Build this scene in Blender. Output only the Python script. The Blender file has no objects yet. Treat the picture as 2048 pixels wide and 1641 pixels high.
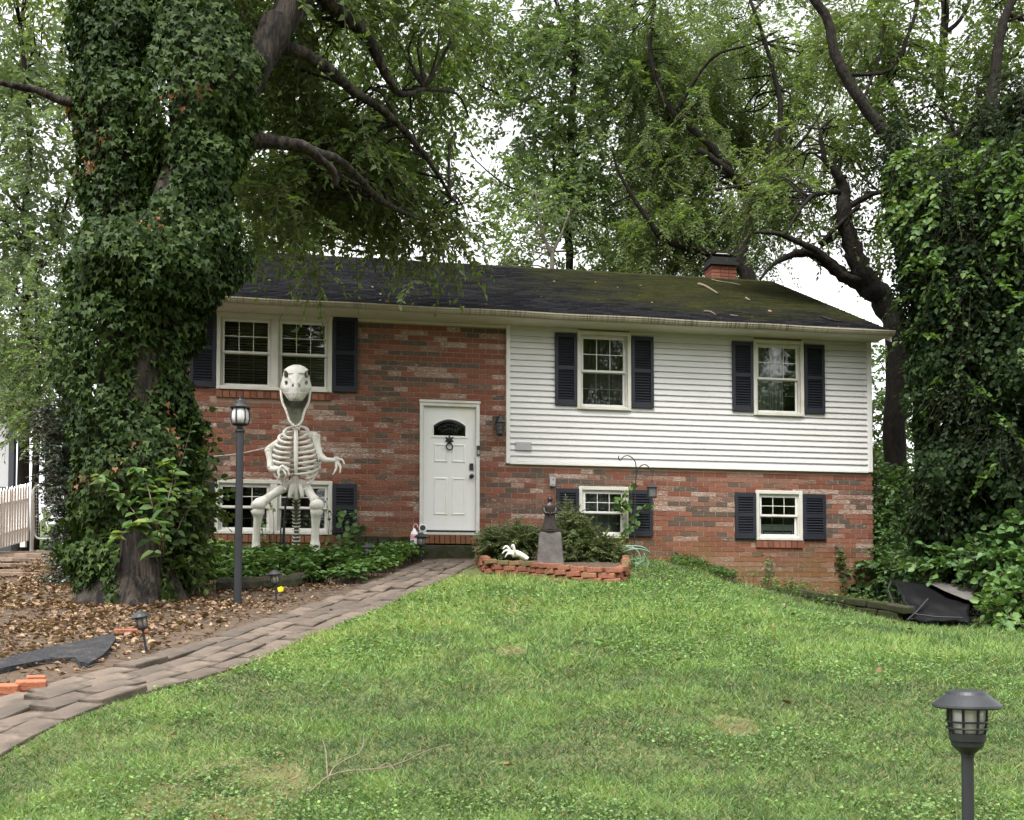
import bpy, math, random
import numpy as np
from mathutils import Vector, Matrix, Euler
random.seed(7); RNG = np.random.default_rng(11)
sc = bpy.context.scene
COL = sc.collection
# ---------------------------------------------------------------- camera
FPX = 2200.0; PPY = 1142.4; PITCH = math.radians(2.21); ROLL = math.radians(-0.102)
cam_d = bpy.data.cameras.new('camera'); cam = bpy.data.objects.new('camera', cam_d); COL.objects.link(cam)
sc.camera = cam
cam_d.sensor_width = 36.0; cam_d.lens = 36.0 * FPX / 2048.0
cam_d.shift_y = (PPY - 820.5) / 2048.0
cam_d.clip_end = 2000; cam_d.clip_start = 0.05
cam.rotation_euler = Euler((math.pi / 2 + PITCH, ROLL * 0, 0), 'XYZ')
# ---------------------------------------------------------------- world, sun, exposure
SUN_EL = math.radians(62); SUN_AZ = math.radians(200)     # azimuth clockwise from +Y: high sun behind the camera, thin cloud
w = bpy.data.worlds.new('World'); sc.world = w; w.use_nodes = True
nt = w.node_tree; nt.nodes.clear()
sky = nt.nodes.new('ShaderNodeTexSky'); sky.sky_type = 'NISHITA'; sky.sun_disc = False
sky.sun_elevation = SUN_EL; sky.sun_rotation = SUN_AZ
sky.air_density = 1.0; sky.dust_density = 3.0; sky.ozone_density = 1.0
hs = nt.nodes.new('ShaderNodeHueSaturation'); hs.inputs['Saturation'].default_value = 0.05
bg = nt.nodes.new('ShaderNodeBackground'); bg.inputs['Strength'].default_value = 0.15
wo = nt.nodes.new('ShaderNodeOutputWorld')
nt.links.new(sky.outputs[0], hs.inputs['Color']); nt.links.new(hs.outputs[0], bg.inputs['Color']); nt.links.new(bg.outputs[0], wo.inputs['Surface'])
sun_d = bpy.data.lights.new('sun', 'SUN'); sun_d.energy = 1.3; sun_d.angle = math.radians(24); sun_d.color = (1.0, 0.96, 0.9)
sun = bpy.data.objects.new('sun', sun_d); COL.objects.link(sun)
sdir = Vector((math.sin(SUN_AZ) * math.cos(SUN_EL), math.cos(SUN_AZ) * math.cos(SUN_EL), math.sin(SUN_EL)))
sun.rotation_euler = sdir.to_track_quat('Z', 'Y').to_euler()
sc.view_settings.view_transform = 'Standard'; sc.view_settings.look = 'None'
sc.view_settings.gamma = 1.0; sc.view_settings.exposure = 1.72; sc.view_settings.use_curve_mapping = False
sc.render.engine = 'CYCLES'
sc.cycles.use_denoising = True
sc.cycles.max_bounces = 6; sc.cycles.diffuse_bounces = 3; sc.cycles.glossy_bounces = 3
sc.cycles.transmission_bounces = 4; sc.cycles.transparent_max_bounces = 8
sc.cycles.caustics_reflective = False; sc.cycles.caustics_refractive = False
# ---------------------------------------------------------------- pixel -> direction
cp_, sp_ = math.cos(PITCH), math.sin(PITCH)
FV = np.array([0, cp_, sp_]); UV = np.array([0, -sp_, cp_]); RV = np.array([1.0, 0, 0])
def ray(x, y): return FV + (x - 1024) / FPX * RV - (y - PPY) / FPX * UV
def atY(x, y, Y):
    d = ray(x, y); return d * (Y / d[1])
TH = math.radians(10.28); DF = 17.7
UH = np.array([math.cos(TH), math.sin(TH), 0]); NH = np.array([-math.sin(TH), math.cos(TH), 0])
def fac(x, y, off=0):
    d = ray(x, y); P = d * ((DF - off) / (d @ NH)); return float(P @ UH), float(P[2])
def hw(u, y, z): return UH * u + NH * (DF + y) + np.array([0, 0, z])     # house frame -> world
# ---------------------------------------------------------------- noise
def _hash(i, j, k, s):
    n = (i * 374761393 + j * 668265263 + k * 2147483647 + s * 974634777) & 0x7fffffff
    n = ((n ^ (n >> 13)) * 1274126177) & 0x7fffffff
    return ((n ^ (n >> 16)) & 0xffff) / 65535.0
def vnoise(P, freq, seed=0):
    Q = np.asarray(P, float) * freq + 1000.0
    I = np.floor(Q).astype(np.int64); Fr = Q - I; Fr = Fr * Fr * (3 - 2 * Fr)
    r = 0
    for a in (0, 1):
        for b in (0, 1):
            for c in (0, 1):
                wgt = (Fr[:, 0] if a else 1 - Fr[:, 0]) * (Fr[:, 1] if b else 1 - Fr[:, 1]) * (Fr[:, 2] if c else 1 - Fr[:, 2])
                r = r + wgt * _hash(I[:, 0] + a, I[:, 1] + b, I[:, 2] + c, seed)
    return r
def sstep(a, b, x):
    t = np.clip((np.asarray(x, float) - a) / (b - a), 0, 1); return t * t * (3 - 2 * t)
# ---------------------------------------------------------------- materials
MAT = {}
def N(nt, t, **kw):
    n = nt.nodes.new(t)
    for k, v in kw.items(): setattr(n, k, v)
    return n
def mat(name, col, rough=0.7, metal=0.0, spec=0.3, noise=0.0, nscale=20.0, bump=0.0, bscale=60.0, col2=None, thr=(0.45, 0.65), cscale=3.0, stretch=(1, 1, 1), attr=None, ramp=None, coord='Object', detail=4.0, bdist=.02):
    m = bpy.data.materials.new(name); m.use_nodes = True; t = m.node_tree; b = t.nodes['Principled BSDF']
    L = t.links.new
    b.inputs['Roughness'].default_value = rough; b.inputs['Metallic'].default_value = metal
    b.inputs['Specular IOR Level'].default_value = spec
    tc = N(t, 'ShaderNodeTexCoord'); mp = N(t, 'ShaderNodeMapping'); mp.inputs['Scale'].default_value = stretch
    L(tc.outputs[coord], mp.inputs[0])
    src = None
    if ramp:
        at = N(t, 'ShaderNodeAttribute'); at.attribute_name = attr or 'rnd'
        cr = N(t, 'ShaderNodeValToRGB'); e = cr.color_ramp.elements
        while len(e) > 1: e.remove(e[-1])
        e[0].position = ramp[0][0]; e[0].color = (*ramp[0][1], 1)
        for p, c in ramp[1:]:
            q = e.new(p); q.color = (*c, 1)
        L(at.outputs['Fac'], cr.inputs[0]); src = cr.outputs[0]
    else:
        rgb = N(t, 'ShaderNodeRGB'); rgb.outputs[0].default_value = (*col, 1); src = rgb.outputs[0]
    if col2:
        nz = N(t, 'ShaderNodeTexNoise'); nz.inputs['Scale'].default_value = cscale; nz.inputs['Detail'].default_value = detail
        L(mp.outputs[0], nz.inputs['Vector'])
        mr = N(t, 'ShaderNodeMapRange'); mr.inputs[1].default_value = thr[0]; mr.inputs[2].default_value = thr[1]
        L(nz.outputs['Fac'], mr.inputs[0])
        mx = N(t, 'ShaderNodeMix', data_type='RGBA'); L(mr.outputs[0], mx.inputs[0]); L(src, mx.inputs[6]); mx.inputs[7].default_value = (*col2, 1)
        src = mx.outputs[2]
    if noise > 0:
        nz = N(t, 'ShaderNodeTexNoise'); nz.inputs['Scale'].default_value = nscale; nz.inputs['Detail'].default_value = 5
        L(mp.outputs[0], nz.inputs['Vector'])
        mr = N(t, 'ShaderNodeMapRange'); mr.inputs[1].default_value = 0.25; mr.inputs[2].default_value = 0.75; mr.inputs[3].default_value = 1 - noise; mr.inputs[4].default_value = 1 + noise
        L(nz.outputs['Fac'], mr.inputs[0])
        mx = N(t, 'ShaderNodeMix', data_type='RGBA', blend_type='MULTIPLY'); mx.inputs[0].default_value = 1
        L(src, mx.inputs[6]); L(mr.outputs[0], mx.inputs[7]); src = mx.outputs[2]
    L(src, b.inputs['Base Color'])
    if bump > 0:
        nz = N(t, 'ShaderNodeTexNoise'); nz.inputs['Scale'].default_value = bscale; nz.inputs['Detail'].default_value = 5
        L(mp.outputs[0], nz.inputs['Vector'])
        bp = N(t, 'ShaderNodeBump'); bp.inputs['Strength'].default_value = bump; bp.inputs['Distance'].default_value = bdist
        L(nz.outputs['Fac'], bp.inputs['Height']); L(bp.outputs[0], b.inputs['Normal'])
    MAT[name] = m
    return m
def leafmat(name, ramp, trans=0.3, gloss=0.25, rough=0.5):
    m = mat(name, (0, 0, 0), rough=rough, spec=gloss, ramp=ramp)
    t = m.node_tree; b = t.nodes['Principled BSDF']; o = t.nodes['Material Output']
    col = b.inputs['Base Color'].links[0].from_socket
    tr = N(t, 'ShaderNodeBsdfTranslucent')
    mx0 = N(t, 'ShaderNodeMix', data_type='RGBA', blend_type='MULTIPLY'); mx0.inputs[0].default_value = 1; mx0.inputs[7].default_value = (1.25, 1.3, 0.55, 1)
    t.links.new(col, mx0.inputs[6]); t.links.new(mx0.outputs[2], tr.inputs[0])
    mx = N(t, 'ShaderNodeMixShader'); mx.inputs[0].default_value = trans
    t.links.new(b.outputs[0], mx.inputs[1]); t.links.new(tr.outputs[0], mx.inputs[2]); t.links.new(mx.outputs[0], o.inputs['Surface'])
    return m
# ---------------------------------------------------------------- objects
def tag(o, label, cat, group=None, kind=None):
    if label: o['label'] = label
    if cat: o['category'] = cat
    if group: o['group'] = group
    if kind: o['kind'] = kind
    return o
def link(name, data, parent=None):
    o = bpy.data.objects.new(name, data); COL.objects.link(o)
    if parent is not None: o.parent = parent
    return o
def thing(name, label, cat, loc=(0, 0, 0), rz=0.0, group=None):
    o = link(name, None); o.location = [float(v) for v in loc]; o.rotation_euler = (0, 0, rz); o.empty_display_size = 0.2
    return tag(o, label, cat, group)
def frame(a, ref=(0, 0, 1)):
    a = np.asarray(a, float); a = a / (np.linalg.norm(a) + 1e-12); r = np.asarray(ref, float)
    if abs(a @ r) > 0.97: r = np.array([1.0, 0, 0]) if abs(a[0]) < 0.9 else np.array([0, 1.0, 0])
    x = np.cross(r, a); x /= np.linalg.norm(x); return x, np.cross(a, x), a
class MB:
    def __init__(s, org=(0, 0, 0)): s.v = []; s.f = []; s.m = []; s.org = np.asarray(org, float); s.att = []
    def add(s, vs, fs, mi=0, rnd=0.5):
        o = len(s.v); s.v += [tuple(np.asarray(p, float) - s.org) for p in vs]
        for f in fs: s.f.append(tuple(i + o for i in f)); s.m.append(mi); s.att.append(rnd)
        return s
    def box(s, c, d, R=None, mi=0, rnd=0.5, taper=1.0):
        c = np.asarray(c, float); h = np.asarray(d, float) / 2; vs = []
        for sx, sy, sz in ((-1,-1,-1),(1,-1,-1),(1,1,-1),(-1,1,-1),(-1,-1,1),(1,-1,1),(1,1,1),(-1,1,1)):
            k = taper if sz > 0 else 1.0
            p = np.array([sx * h[0] * k, sy * h[1] * k, sz * h[2]])
            if R is not None: p = R @ p
            vs.append(c + p)
        return s.add(vs, [(0,3,2,1),(4,5,6,7),(0,1,5,4),(1,2,6,5),(2,3,7,6),(3,0,4,7)], mi, rnd)
    def bx(s, x0, x1, y0, y1, z0, z1, mi=0, rnd=0.5): return s.box(((x0+x1)/2, (y0+y1)/2, (z0+z1)/2), (x1-x0, y1-y0, z1-z0), None, mi, rnd)
    def tube(s, pts, rad, n=8, mi=0, cap=True, rnd=0.5, wob=0.0):
        P = [np.asarray(p, float) for p in pts]; k = len(P)
        if np.isscalar(rad): rad = [rad] * k
        vs = []; xprev = None
        for i in range(k):
            a = P[min(i + 1, k - 1)] - P[max(i - 1, 0)]; a = a / (np.linalg.norm(a) + 1e-9)
            if xprev is None: x, y, _ = frame(a)
            else:
                x = xprev - a * (xprev @ a); x /= np.linalg.norm(x) + 1e-9; y = np.cross(a, x)
            xprev = x
            for j in range(n):
                t = 2 * math.pi * j / n; r = rad[i] * (1 + (random.uniform(-wob, wob) if wob else 0))
                vs.append(P[i] + r * (math.cos(t) * x + math.sin(t) * y))
        fs = [(i*n+j, i*n+(j+1) % n, (i+1)*n+(j+1) % n, (i+1)*n+j) for i in range(k-1) for j in range(n)]
        if cap: fs += [tuple(range(n))[::-1], tuple((k-1)*n + j for j in range(n))]
        return s.add(vs, fs, mi, rnd)
    def lathe(s, prof, c=(0, 0, 0), n=20, mi=0, R=None, sx=1.0, sy=1.0, rnd=0.5):
        c = np.asarray(c, float); vs = []
        for r, z in prof:
            for j in range(n):
                t = 2 * math.pi * j / n; p = np.array([r * math.cos(t) * sx, r * math.sin(t) * sy, z])
                if R is not None: p = R @ p
                vs.append(c + p)
        k = len(prof)
        fs = [(i*n+j, i*n+(j+1) % n, (i+1)*n+(j+1) % n, (i+1)*n+j) for i in range(k-1) for j in range(n)]
        fs += [tuple(range(n))[::-1], tuple((k-1)*n + j for j in range(n))]
        return s.add(vs, fs, mi, rnd)
    def ell(s, c, r, n=14, k=8, mi=0, R=None, rnd=0.5):
        pr = [(math.sin(math.pi * (i + 0.02) / (k + 0.04)), -math.cos(math.pi * (i + 0.02) / (k + 0.04))) for i in range(k + 1)]
        c = np.asarray(c, float); r = np.asarray(r, float); vs = []
        for a, z in pr:
            for j in range(n):
                t = 2 * math.pi * j / n; p = np.array([a * math.cos(t) * r[0], a * math.sin(t) * r[1], z * r[2]])
                if R is not None: p = R @ p
                vs.append(c + p)
        fs = [(i*n+j, i*n+(j+1) % n, (i+1)*n+(j+1) % n, (i+1)*n+j) for i in range(k) for j in range(n)]
        fs += [tuple(range(n))[::-1], tuple(k*n + j for j in range(n))]
        return s.add(vs, fs, mi, rnd)
    def mesh(s, name, mats, smooth=False, attr=False):
        me = bpy.data.meshes.new(name); me.from_pydata(s.v, [], s.f)
        for m in (mats if isinstance(mats, (list, tuple)) else [mats]): me.materials.append(MAT[m] if isinstance(m, str) else m)
        if any(s.m): me.polygons.foreach_set('material_index', s.m)
        if smooth: me.polygons.foreach_set('use_smooth', [True] * len(s.f))
        if attr:
            a = me.attributes.new('rnd', 'FLOAT', 'FACE'); a.data.foreach_set('value', s.att)
        me.update(); return me
    def build(s, name, mats, parent=None, smooth=False, attr=False, bevel=0.0, bseg=1):
        o = link(name, s.mesh(name, mats, smooth, attr), parent)
        if bevel > 0:
            b = o.modifiers.new('bevel', 'BEVEL'); b.width = bevel; b.segments = bseg; b.limit_method = 'ANGLE'; b.angle_limit = math.radians(40)
        return o
def rotz(a): c, s = math.cos(a), math.sin(a); return np.array([[c, -s, 0], [s, c, 0], [0, 0, 1.0]])
def rotx(a): c, s = math.cos(a), math.sin(a); return np.array([[1.0, 0, 0], [0, c, -s], [0, s, c]])
def roty(a): c, s = math.cos(a), math.sin(a); return np.array([[c, 0, s], [0, 1.0, 0], [-s, 0, c]])
def smoothpts(P, k=4):
    P = np.asarray(P, float); n = len(P); out = []
    for i in range(n - 1):
        p0, p1, p2, p3 = P[max(i-1, 0)], P[i], P[i+1], P[min(i+2, n-1)]
        for j in range(k):
            t = j / k
            out.append(0.5 * ((2*p1) + (-p0+p2)*t + (2*p0-5*p1+4*p2-p3)*t*t + (-p0+3*p1-3*p2+p3)*t**3))
    out.append(P[-1]); return np.array(out)
def raw_mesh(name, V, Fc, nv, mats, rnd=None, mi=None, smooth=False):
    """V (n,3) float, Fc (m,nv) int -> mesh, fast"""
    me = bpy.data.meshes.new(name); m = len(Fc)
    me.vertices.add(len(V)); me.vertices.foreach_set('co', np.ascontiguousarray(V, np.float32).ravel())
    me.loops.add(m * nv); me.loops.foreach_set('vertex_index', np.ascontiguousarray(Fc, np.int32).ravel())
    me.polygons.add(m); me.polygons.foreach_set('loop_start', np.arange(0, m * nv, nv, dtype=np.int32))
    me.polygons.foreach_set('loop_total', np.full(m, nv, np.int32))
    for q in (mats if isinstance(mats, (list, tuple)) else [mats]): me.materials.append(MAT[q] if isinstance(q, str) else q)
    if mi is not None: me.polygons.foreach_set('material_index', np.ascontiguousarray(mi, np.int32))
    if rnd is not None:
        a = me.attributes.new('rnd', 'FLOAT', 'FACE'); a.data.foreach_set('value', np.ascontiguousarray(rnd, np.float32))
    me.update(calc_edges=True); return me
def nrmz(v): return v / (np.linalg.norm(v, axis=-1, keepdims=True) + 1e-9)
LEAF = {   # 2-D outlines (along, across, lift), triangles
 'rhomb': (np.array([[0,0,0],[.45,.5,.12],[1,0,-.05],[.45,-.5,.12]]), [(0,2,1),(0,3,2)]),
 'ivy': (np.array([[0,0,0],[-.12,.42,.05],[.35,.5,.08],[.38,.22,.04],[1,0,-.1],[.38,-.22,.04],[.35,-.5,.08],[-.12,-.42,.05]]), [(0,2,1),(0,3,2),(0,4,3),(0,5,4),(0,6,5),(0,7,6)]),
 'wide': (np.array([[0,0,0],[.3,.5,.1],[.7,.4,.06],[1,0,-.12],[.7,-.4,.06],[.3,-.5,.1]]), [(0,2,1),(0,3,2),(0,4,3),(0,5,4)]),
 'blade': (np.array([[0,.5,0],[0,-.5,0],[1,0,0]]), [(0,1,2)]),
 'curl': (np.array([[0,0,.1],[.2,.5,.35],[.65,.42,.3],[1,0,.15],[.6,-.45,.35],[.25,-.4,.2],[.5,0,0]]), [(0,6,1),(1,6,2),(2,6,3),(3,6,4),(4,6,5),(5,6,0)]),
}
def leaves(P, D, Nn, L, W, shape, rnd):
    """leaf geometry arrays from base points, directions, normals, lengths, widths"""
    T, tr = LEAF[shape]; tr = np.array(tr); n = len(P); k = len(T)
    D = nrmz(D); S = nrmz(np.cross(Nn, D)); Z = np.cross(D, S)
    L = np.broadcast_to(np.asarray(L, float), (n,)); W = np.broadcast_to(np.asarray(W, float), (n,))
    V = P[:, None, :] + T[None, :, 0, None] * (D * L[:, None])[:, None, :] + T[None, :, 1, None] * (S * W[:, None])[:, None, :] + T[None, :, 2, None] * (Z * L[:, None])[:, None, :]
    Fc = (np.arange(n) * k)[:, None, None] + tr[None]
    return V.reshape(-1, 3), Fc.reshape(-1, 3), np.repeat(rnd, len(tr))
def join(parts):
    Vs, Fs, Rs, Ms = [], [], [], []; o = 0
    for i, p in enumerate(parts):
        V, Fc, R = p[:3]; Vs.append(V); Fs.append(Fc + o); Rs.append(R); Ms.append(np.full(len(Fc), p[3] if len(p) > 3 else 0)); o += len(V)
    return np.concatenate(Vs), np.concatenate(Fs), np.concatenate(Rs), np.concatenate(Ms)
def leafobj(name, parts, mats, parent=None, org=(0, 0, 0), kind='stuff'):
    V, Fc, R, M = join(parts)
    o = link(name, raw_mesh(name, V - np.asarray(org, float), Fc, 3, mats, R, M), parent)
    if kind: o['kind'] = kind
    return o
def sticks(A, B, r0, r1, rnd=0.5):
    """three-sided twigs from A to B"""
    d = nrmz(B - A); x = nrmz(np.cross(d, np.array([0.3, 0.2, 1.0]))); y = np.cross(d, x); n = len(A); V = []
    r0 = np.broadcast_to(r0, (n,))[:, None]; r1 = np.broadcast_to(r1, (n,))[:, None]
    for j in range(3):
        t = 2.0944 * j; o = math.cos(t) * x + math.sin(t) * y; V += [A + o * r0, B + o * r1]
    V = np.stack(V, 1); tr = []
    for j in range(3):
        a, b, c, d2 = 2*j, 2*j+1, (2*j+2) % 6, (2*j+3) % 6; tr += [(a, c, d2), (a, d2, b)]
    Fc = (np.arange(n) * 6)[:, None, None] + np.array(tr)[None]
    return V.reshape(-1, 3), Fc.reshape(-1, 3), np.full(n * 6, rnd)
# ---------------------------------------------------------------- material library
mat('white_paint', (.62,.61,.58), .55, noise=.05, nscale=6, col2=(.52,.48,.38), thr=(.58,.8), cscale=2.5)
mat('white_trim', (.52,.505,.455), .55, noise=.07, nscale=8, col2=(.40,.36,.26), thr=(.55,.8), cscale=4.0)
mat('vinyl', (.545,.535,.53), .45, noise=.04, nscale=3, col2=(.46,.44,.39), thr=(.58,.9), cscale=1.6, bump=.05, bscale=40, stretch=(.4,1,1))
mat('door_paint', (.74,.735,.72), .45, col2=(.66,.60,.44), thr=(.56,.9), cscale=1.7)
mat('soffit', (.60,.57,.50), .7, noise=.06, nscale=5)
mat('navy_shutter', (.013,.015,.023), .5, spec=.35, noise=.12, nscale=8)
mat('black_metal', (.018,.018,.020), .45, spec=.4, noise=.15, nscale=30)
mat('dark_grey_metal', (.026,.028,.032), .45, spec=.4, noise=.12, nscale=14)
mat('asphalt_edge', (.030,.031,.035), .95, noise=.6, nscale=45, bump=1.0, bscale=60, col2=(.06,.055,.05), thr=(.5,.7), cscale=9)
mat('mortar', (.29,.205,.15), .95, noise=.15, nscale=30, bump=.3, bscale=90)
mat('dark_room', (.05,.047,.043), .9)
mat('blind', (.40,.33,.26), .6)
mat('curtain', (.34,.35,.34), .9, noise=.08, nscale=5)
mat('bronze', (.030,.022,.020), .4, metal=.4, spec=.5, noise=.3, nscale=25)
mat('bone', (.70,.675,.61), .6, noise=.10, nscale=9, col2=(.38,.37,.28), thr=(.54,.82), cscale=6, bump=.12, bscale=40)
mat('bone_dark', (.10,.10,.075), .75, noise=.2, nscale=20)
mat('soil', (.085,.058,.040), .95, noise=.35, nscale=14, bump=.8, bscale=40)
mat('moss_stone', (.038,.034,.024), .95, noise=.4, nscale=14, col2=(.024,.030,.009), thr=(.4,.6), cscale=5, bump=.6, bscale=40)
mat('paver', (.23,.175,.14), .9, noise=.22, nscale=11, ramp=[(0,(.095,.076,.062)),(.5,(.130,.102,.082)),(1,(.170,.130,.102))], bump=.4, bscale=70, col2=(.055,.048,.037), thr=(.48,.7), cscale=4)
mat('planter_brick', (.4,.15,.09), .9, noise=.2, nscale=18, ramp=[(0,(.215,.080,.050)),(.6,(.285,.118,.072)),(.8,(.21,.135,.07)),(1,(.12,.11,.05))], bump=.5, bscale=60)
mat('orange_brick', (.36,.13,.07), .9, noise=.15, nscale=18, bump=.4, bscale=60)
mat('bark', (.052,.042,.033), .95, noise=.45, nscale=14, stretch=(1,1,.16), bump=1.0, bscale=22, col2=(.013,.011,.010), thr=(.42,.58), cscale=13, bdist=.08)
mat('bark_dark', (.022,.019,.016), .95, spec=.1, noise=.4, nscale=18, stretch=(1,1,.3), bump=1.0, bscale=26, bdist=.05)
mat('bark_light', (.16,.14,.12), .95, noise=.3, nscale=9, stretch=(1,1,.3), bump=.6, bscale=18)
mat('twig', (.13,.10,.075), .9, noise=.2, nscale=20)
mat('dead_wood', (.15,.118,.085), .9, noise=.2, nscale=20)
mat('grey_plastic', (.33,.33,.34), .6, noise=.06, nscale=6)
mat('grey_stone', (.095,.085,.082), .75, noise=.25, nscale=7, bump=.3, bscale=30, col2=(.15,.137,.13), thr=(.5,.75), cscale=5)
mat('frosted', (.50,.50,.49), .25, spec=.6, col2=(.72,.72,.71), thr=(.45,.6), cscale=9, stretch=(3,3,.3))
mat('smoke_glass', (.35,.33,.29), .25, spec=.5)
mat('pale_twig', (.20,.165,.12), .9, noise=.2, nscale=20)
mat('dark_glass', (.10,.10,.095), .25, spec=.5)
mat('bone_shaded', (.17,.17,.125), .7, noise=.2, nscale=9)  # inside of the jaw: its shade painted as a darker bone colour
mat('dark_curtain', (.13,.11,.095), .9, noise=.1, nscale=5)
mat('hose', (.22,.34,.26), .45, noise=.1)
mat('yellow', (.75,.62,.03), .6)
mat('white_plastic', (.78,.78,.78), .4)
mat('pink_print', (.70,.35,.38), .5)
mat('navy_print', (.06,.07,.22), .5)
mat('brown_pot', (.07,.035,.025), .8, noise=.2)
mat('cord', (.75,.70,.62), .7)
mat('tarp', (.004,.004,.005), .6, spec=.15, noise=.2, nscale=5, bump=.3, bscale=9)
mat('tarp_top', (.11,.103,.096), .7, noise=.25, nscale=6, bump=.3, bscale=14)
mat('grey_siding', (.45,.46,.46), .7, noise=.06, nscale=2)
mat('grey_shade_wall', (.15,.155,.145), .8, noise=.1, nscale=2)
mat('dark_post', (.05,.055,.065), .7)
mat('dark_shingle', (.05,.045,.042), .9, noise=.3, nscale=8)
mat('fence_white', (.80,.79,.76), .6, col2=(.55,.47,.34), thr=(.58,.85), cscale=2.2)
mat('galvanised', (.55,.55,.53), .4, metal=.3)
mat('flag_path', (.22,.16,.12), .95, noise=.25, nscale=5, bump=.4, bscale=30)
mat('asphalt_ground', (.05,.05,.05), .95, noise=.2, nscale=40)
# glass: clear pane that mirrors a little more at a slant
gm = bpy.data.materials.new('glass'); gm.use_nodes = True; t = gm.node_tree; t.nodes.clear()
o_ = N(t,'ShaderNodeOutputMaterial'); tr = N(t,'ShaderNodeBsdfTransparent'); tr.inputs[0].default_value = (.82,.85,.84,1)
gl = N(t,'ShaderNodeBsdfGlossy'); gl.inputs['Roughness'].default_value = .02; fr = N(t,'ShaderNodeFresnel'); fr.inputs[0].default_value = 1.65
mx = N(t,'ShaderNodeMixShader'); t.links.new(fr.outputs[0],mx.inputs[0]); t.links.new(tr.outputs[0],mx.inputs[1]); t.links.new(gl.outputs[0],mx.inputs[2]); t.links.new(mx.outputs[0],o_.inputs[0])
nz = N(t,'ShaderNodeTexNoise'); nz.inputs['Scale'].default_value = 2.2; bp = N(t,'ShaderNodeBump'); bp.inputs['Strength'].default_value=.05; bp.inputs['Distance'].default_value=.05
t.links.new(nz.outputs['Fac'],bp.inputs['Height']); t.links.new(bp.outputs[0],gl.inputs['Normal'])
MAT['glass'] = gm
# house brick: each brick has its own tone; some carry pale slurry, the lowest courses carry algae
def brickmat():
    m = mat('house_brick', (0,0,0), .9, noise=.16, nscale=28, bump=.45, bscale=70,
        ramp=[(0,(.138,.048,.031)),(.18,(.182,.068,.043)),(.36,(.225,.092,.058)),(.5,(.158,.058,.038)),(.60,(.215,.103,.070)),(.68,(.095,.067,.050)),(.76,(.078,.062,.049)),(.82,(.19,.098,.070)),(.9,(.245,.142,.106)),(1,(.22,.145,.115))])
    m.node_tree.nodes  # tone ramp per brick
    t = m.node_tree; L = t.links.new; b = t.nodes['Principled BSDF']; src = b.inputs['Base Color'].links[0].from_socket
    for n in t.nodes:
        if n.type == 'VALTORGB': n.color_ramp.interpolation = 'LINEAR'
    geo = N(t,'ShaderNodeNewGeometry')
    at = N(t,'ShaderNodeAttribute'); at.attribute_name = 'rnd'
    # pale slurry patches on the bricks with high values
    mp = N(t,'ShaderNodeMapping'); mp.inputs['Scale'].default_value = (9,9,26); L(geo.outputs['Position'], mp.inputs[0])
    nz = N(t,'ShaderNodeTexNoise'); nz.inputs['Scale'].default_value = 2.4; nz.inputs['Detail'].default_value = 7; L(mp.outputs[0], nz.inputs['Vector'])
    a1 = N(t,'ShaderNodeMapRange'); a1.inputs[1].default_value=.55; a1.inputs[2].default_value=1.0; a1.inputs[3].default_value=.72; a1.inputs[4].default_value=.44; L(at.outputs['Fac'], a1.inputs[0])
    sb = N(t,'ShaderNodeMath', operation='SUBTRACT'); L(nz.outputs['Fac'], sb.inputs[0]); L(a1.outputs[0], sb.inputs[1])
    ml = N(t,'ShaderNodeMath', operation='MULTIPLY', use_clamp=True); L(sb.outputs[0], ml.inputs[0]); ml.inputs[1].default_value = 6
    mx = N(t,'ShaderNodeMix', data_type='RGBA'); L(ml.outputs[0], mx.inputs[0]); L(src, mx.inputs[6]); mx.inputs[7].default_value = (.42,.35,.30,1)
    # algae near the ground
    sx = N(t,'ShaderNodeSeparateXYZ'); L(geo.outputs['Position'], sx.inputs[0])
    n2 = N(t,'ShaderNodeTexNoise'); n2.inputs['Scale'].default_value = 1.3; n2.inputs['Detail'].default_value = 4; L(geo.outputs['Position'], n2.inputs['Vector'])
    ad = N(t,'ShaderNodeMath', operation='MULTIPLY_ADD'); ad.inputs[1].default_value = -1.3; L(n2.outputs['Fac'], ad.inputs[0]); L(sx.outputs['Z'], ad.inputs[2])
    xr = N(t,'ShaderNodeMapRange'); xr.inputs[1].default_value = -3; xr.inputs[2].default_value = 9; xr.inputs[3].default_value = .75; xr.inputs[4].default_value = .25; L(sx.outputs['X'], xr.inputs[0])
    s2 = N(t,'ShaderNodeMath', operation='SUBTRACT'); L(xr.outputs[0], s2.inputs[0]); L(ad.outputs[0], s2.inputs[1])
    al = N(t,'ShaderNodeMapRange'); al.inputs[1].default_value = -.25; al.inputs[2].default_value = .40; al.inputs[4].default_value = .75; L(s2.outputs[0], al.inputs[0])
    m3 = N(t,'ShaderNodeMix', data_type='RGBA'); L(al.outputs[0], m3.inputs[0]); L(mx.outputs[2], m3.inputs[6]); m3.inputs[7].default_value = (.165,.092,.034,1)
    L(m3.outputs[2], b.inputs['Base Color'])
brickmat()
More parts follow.
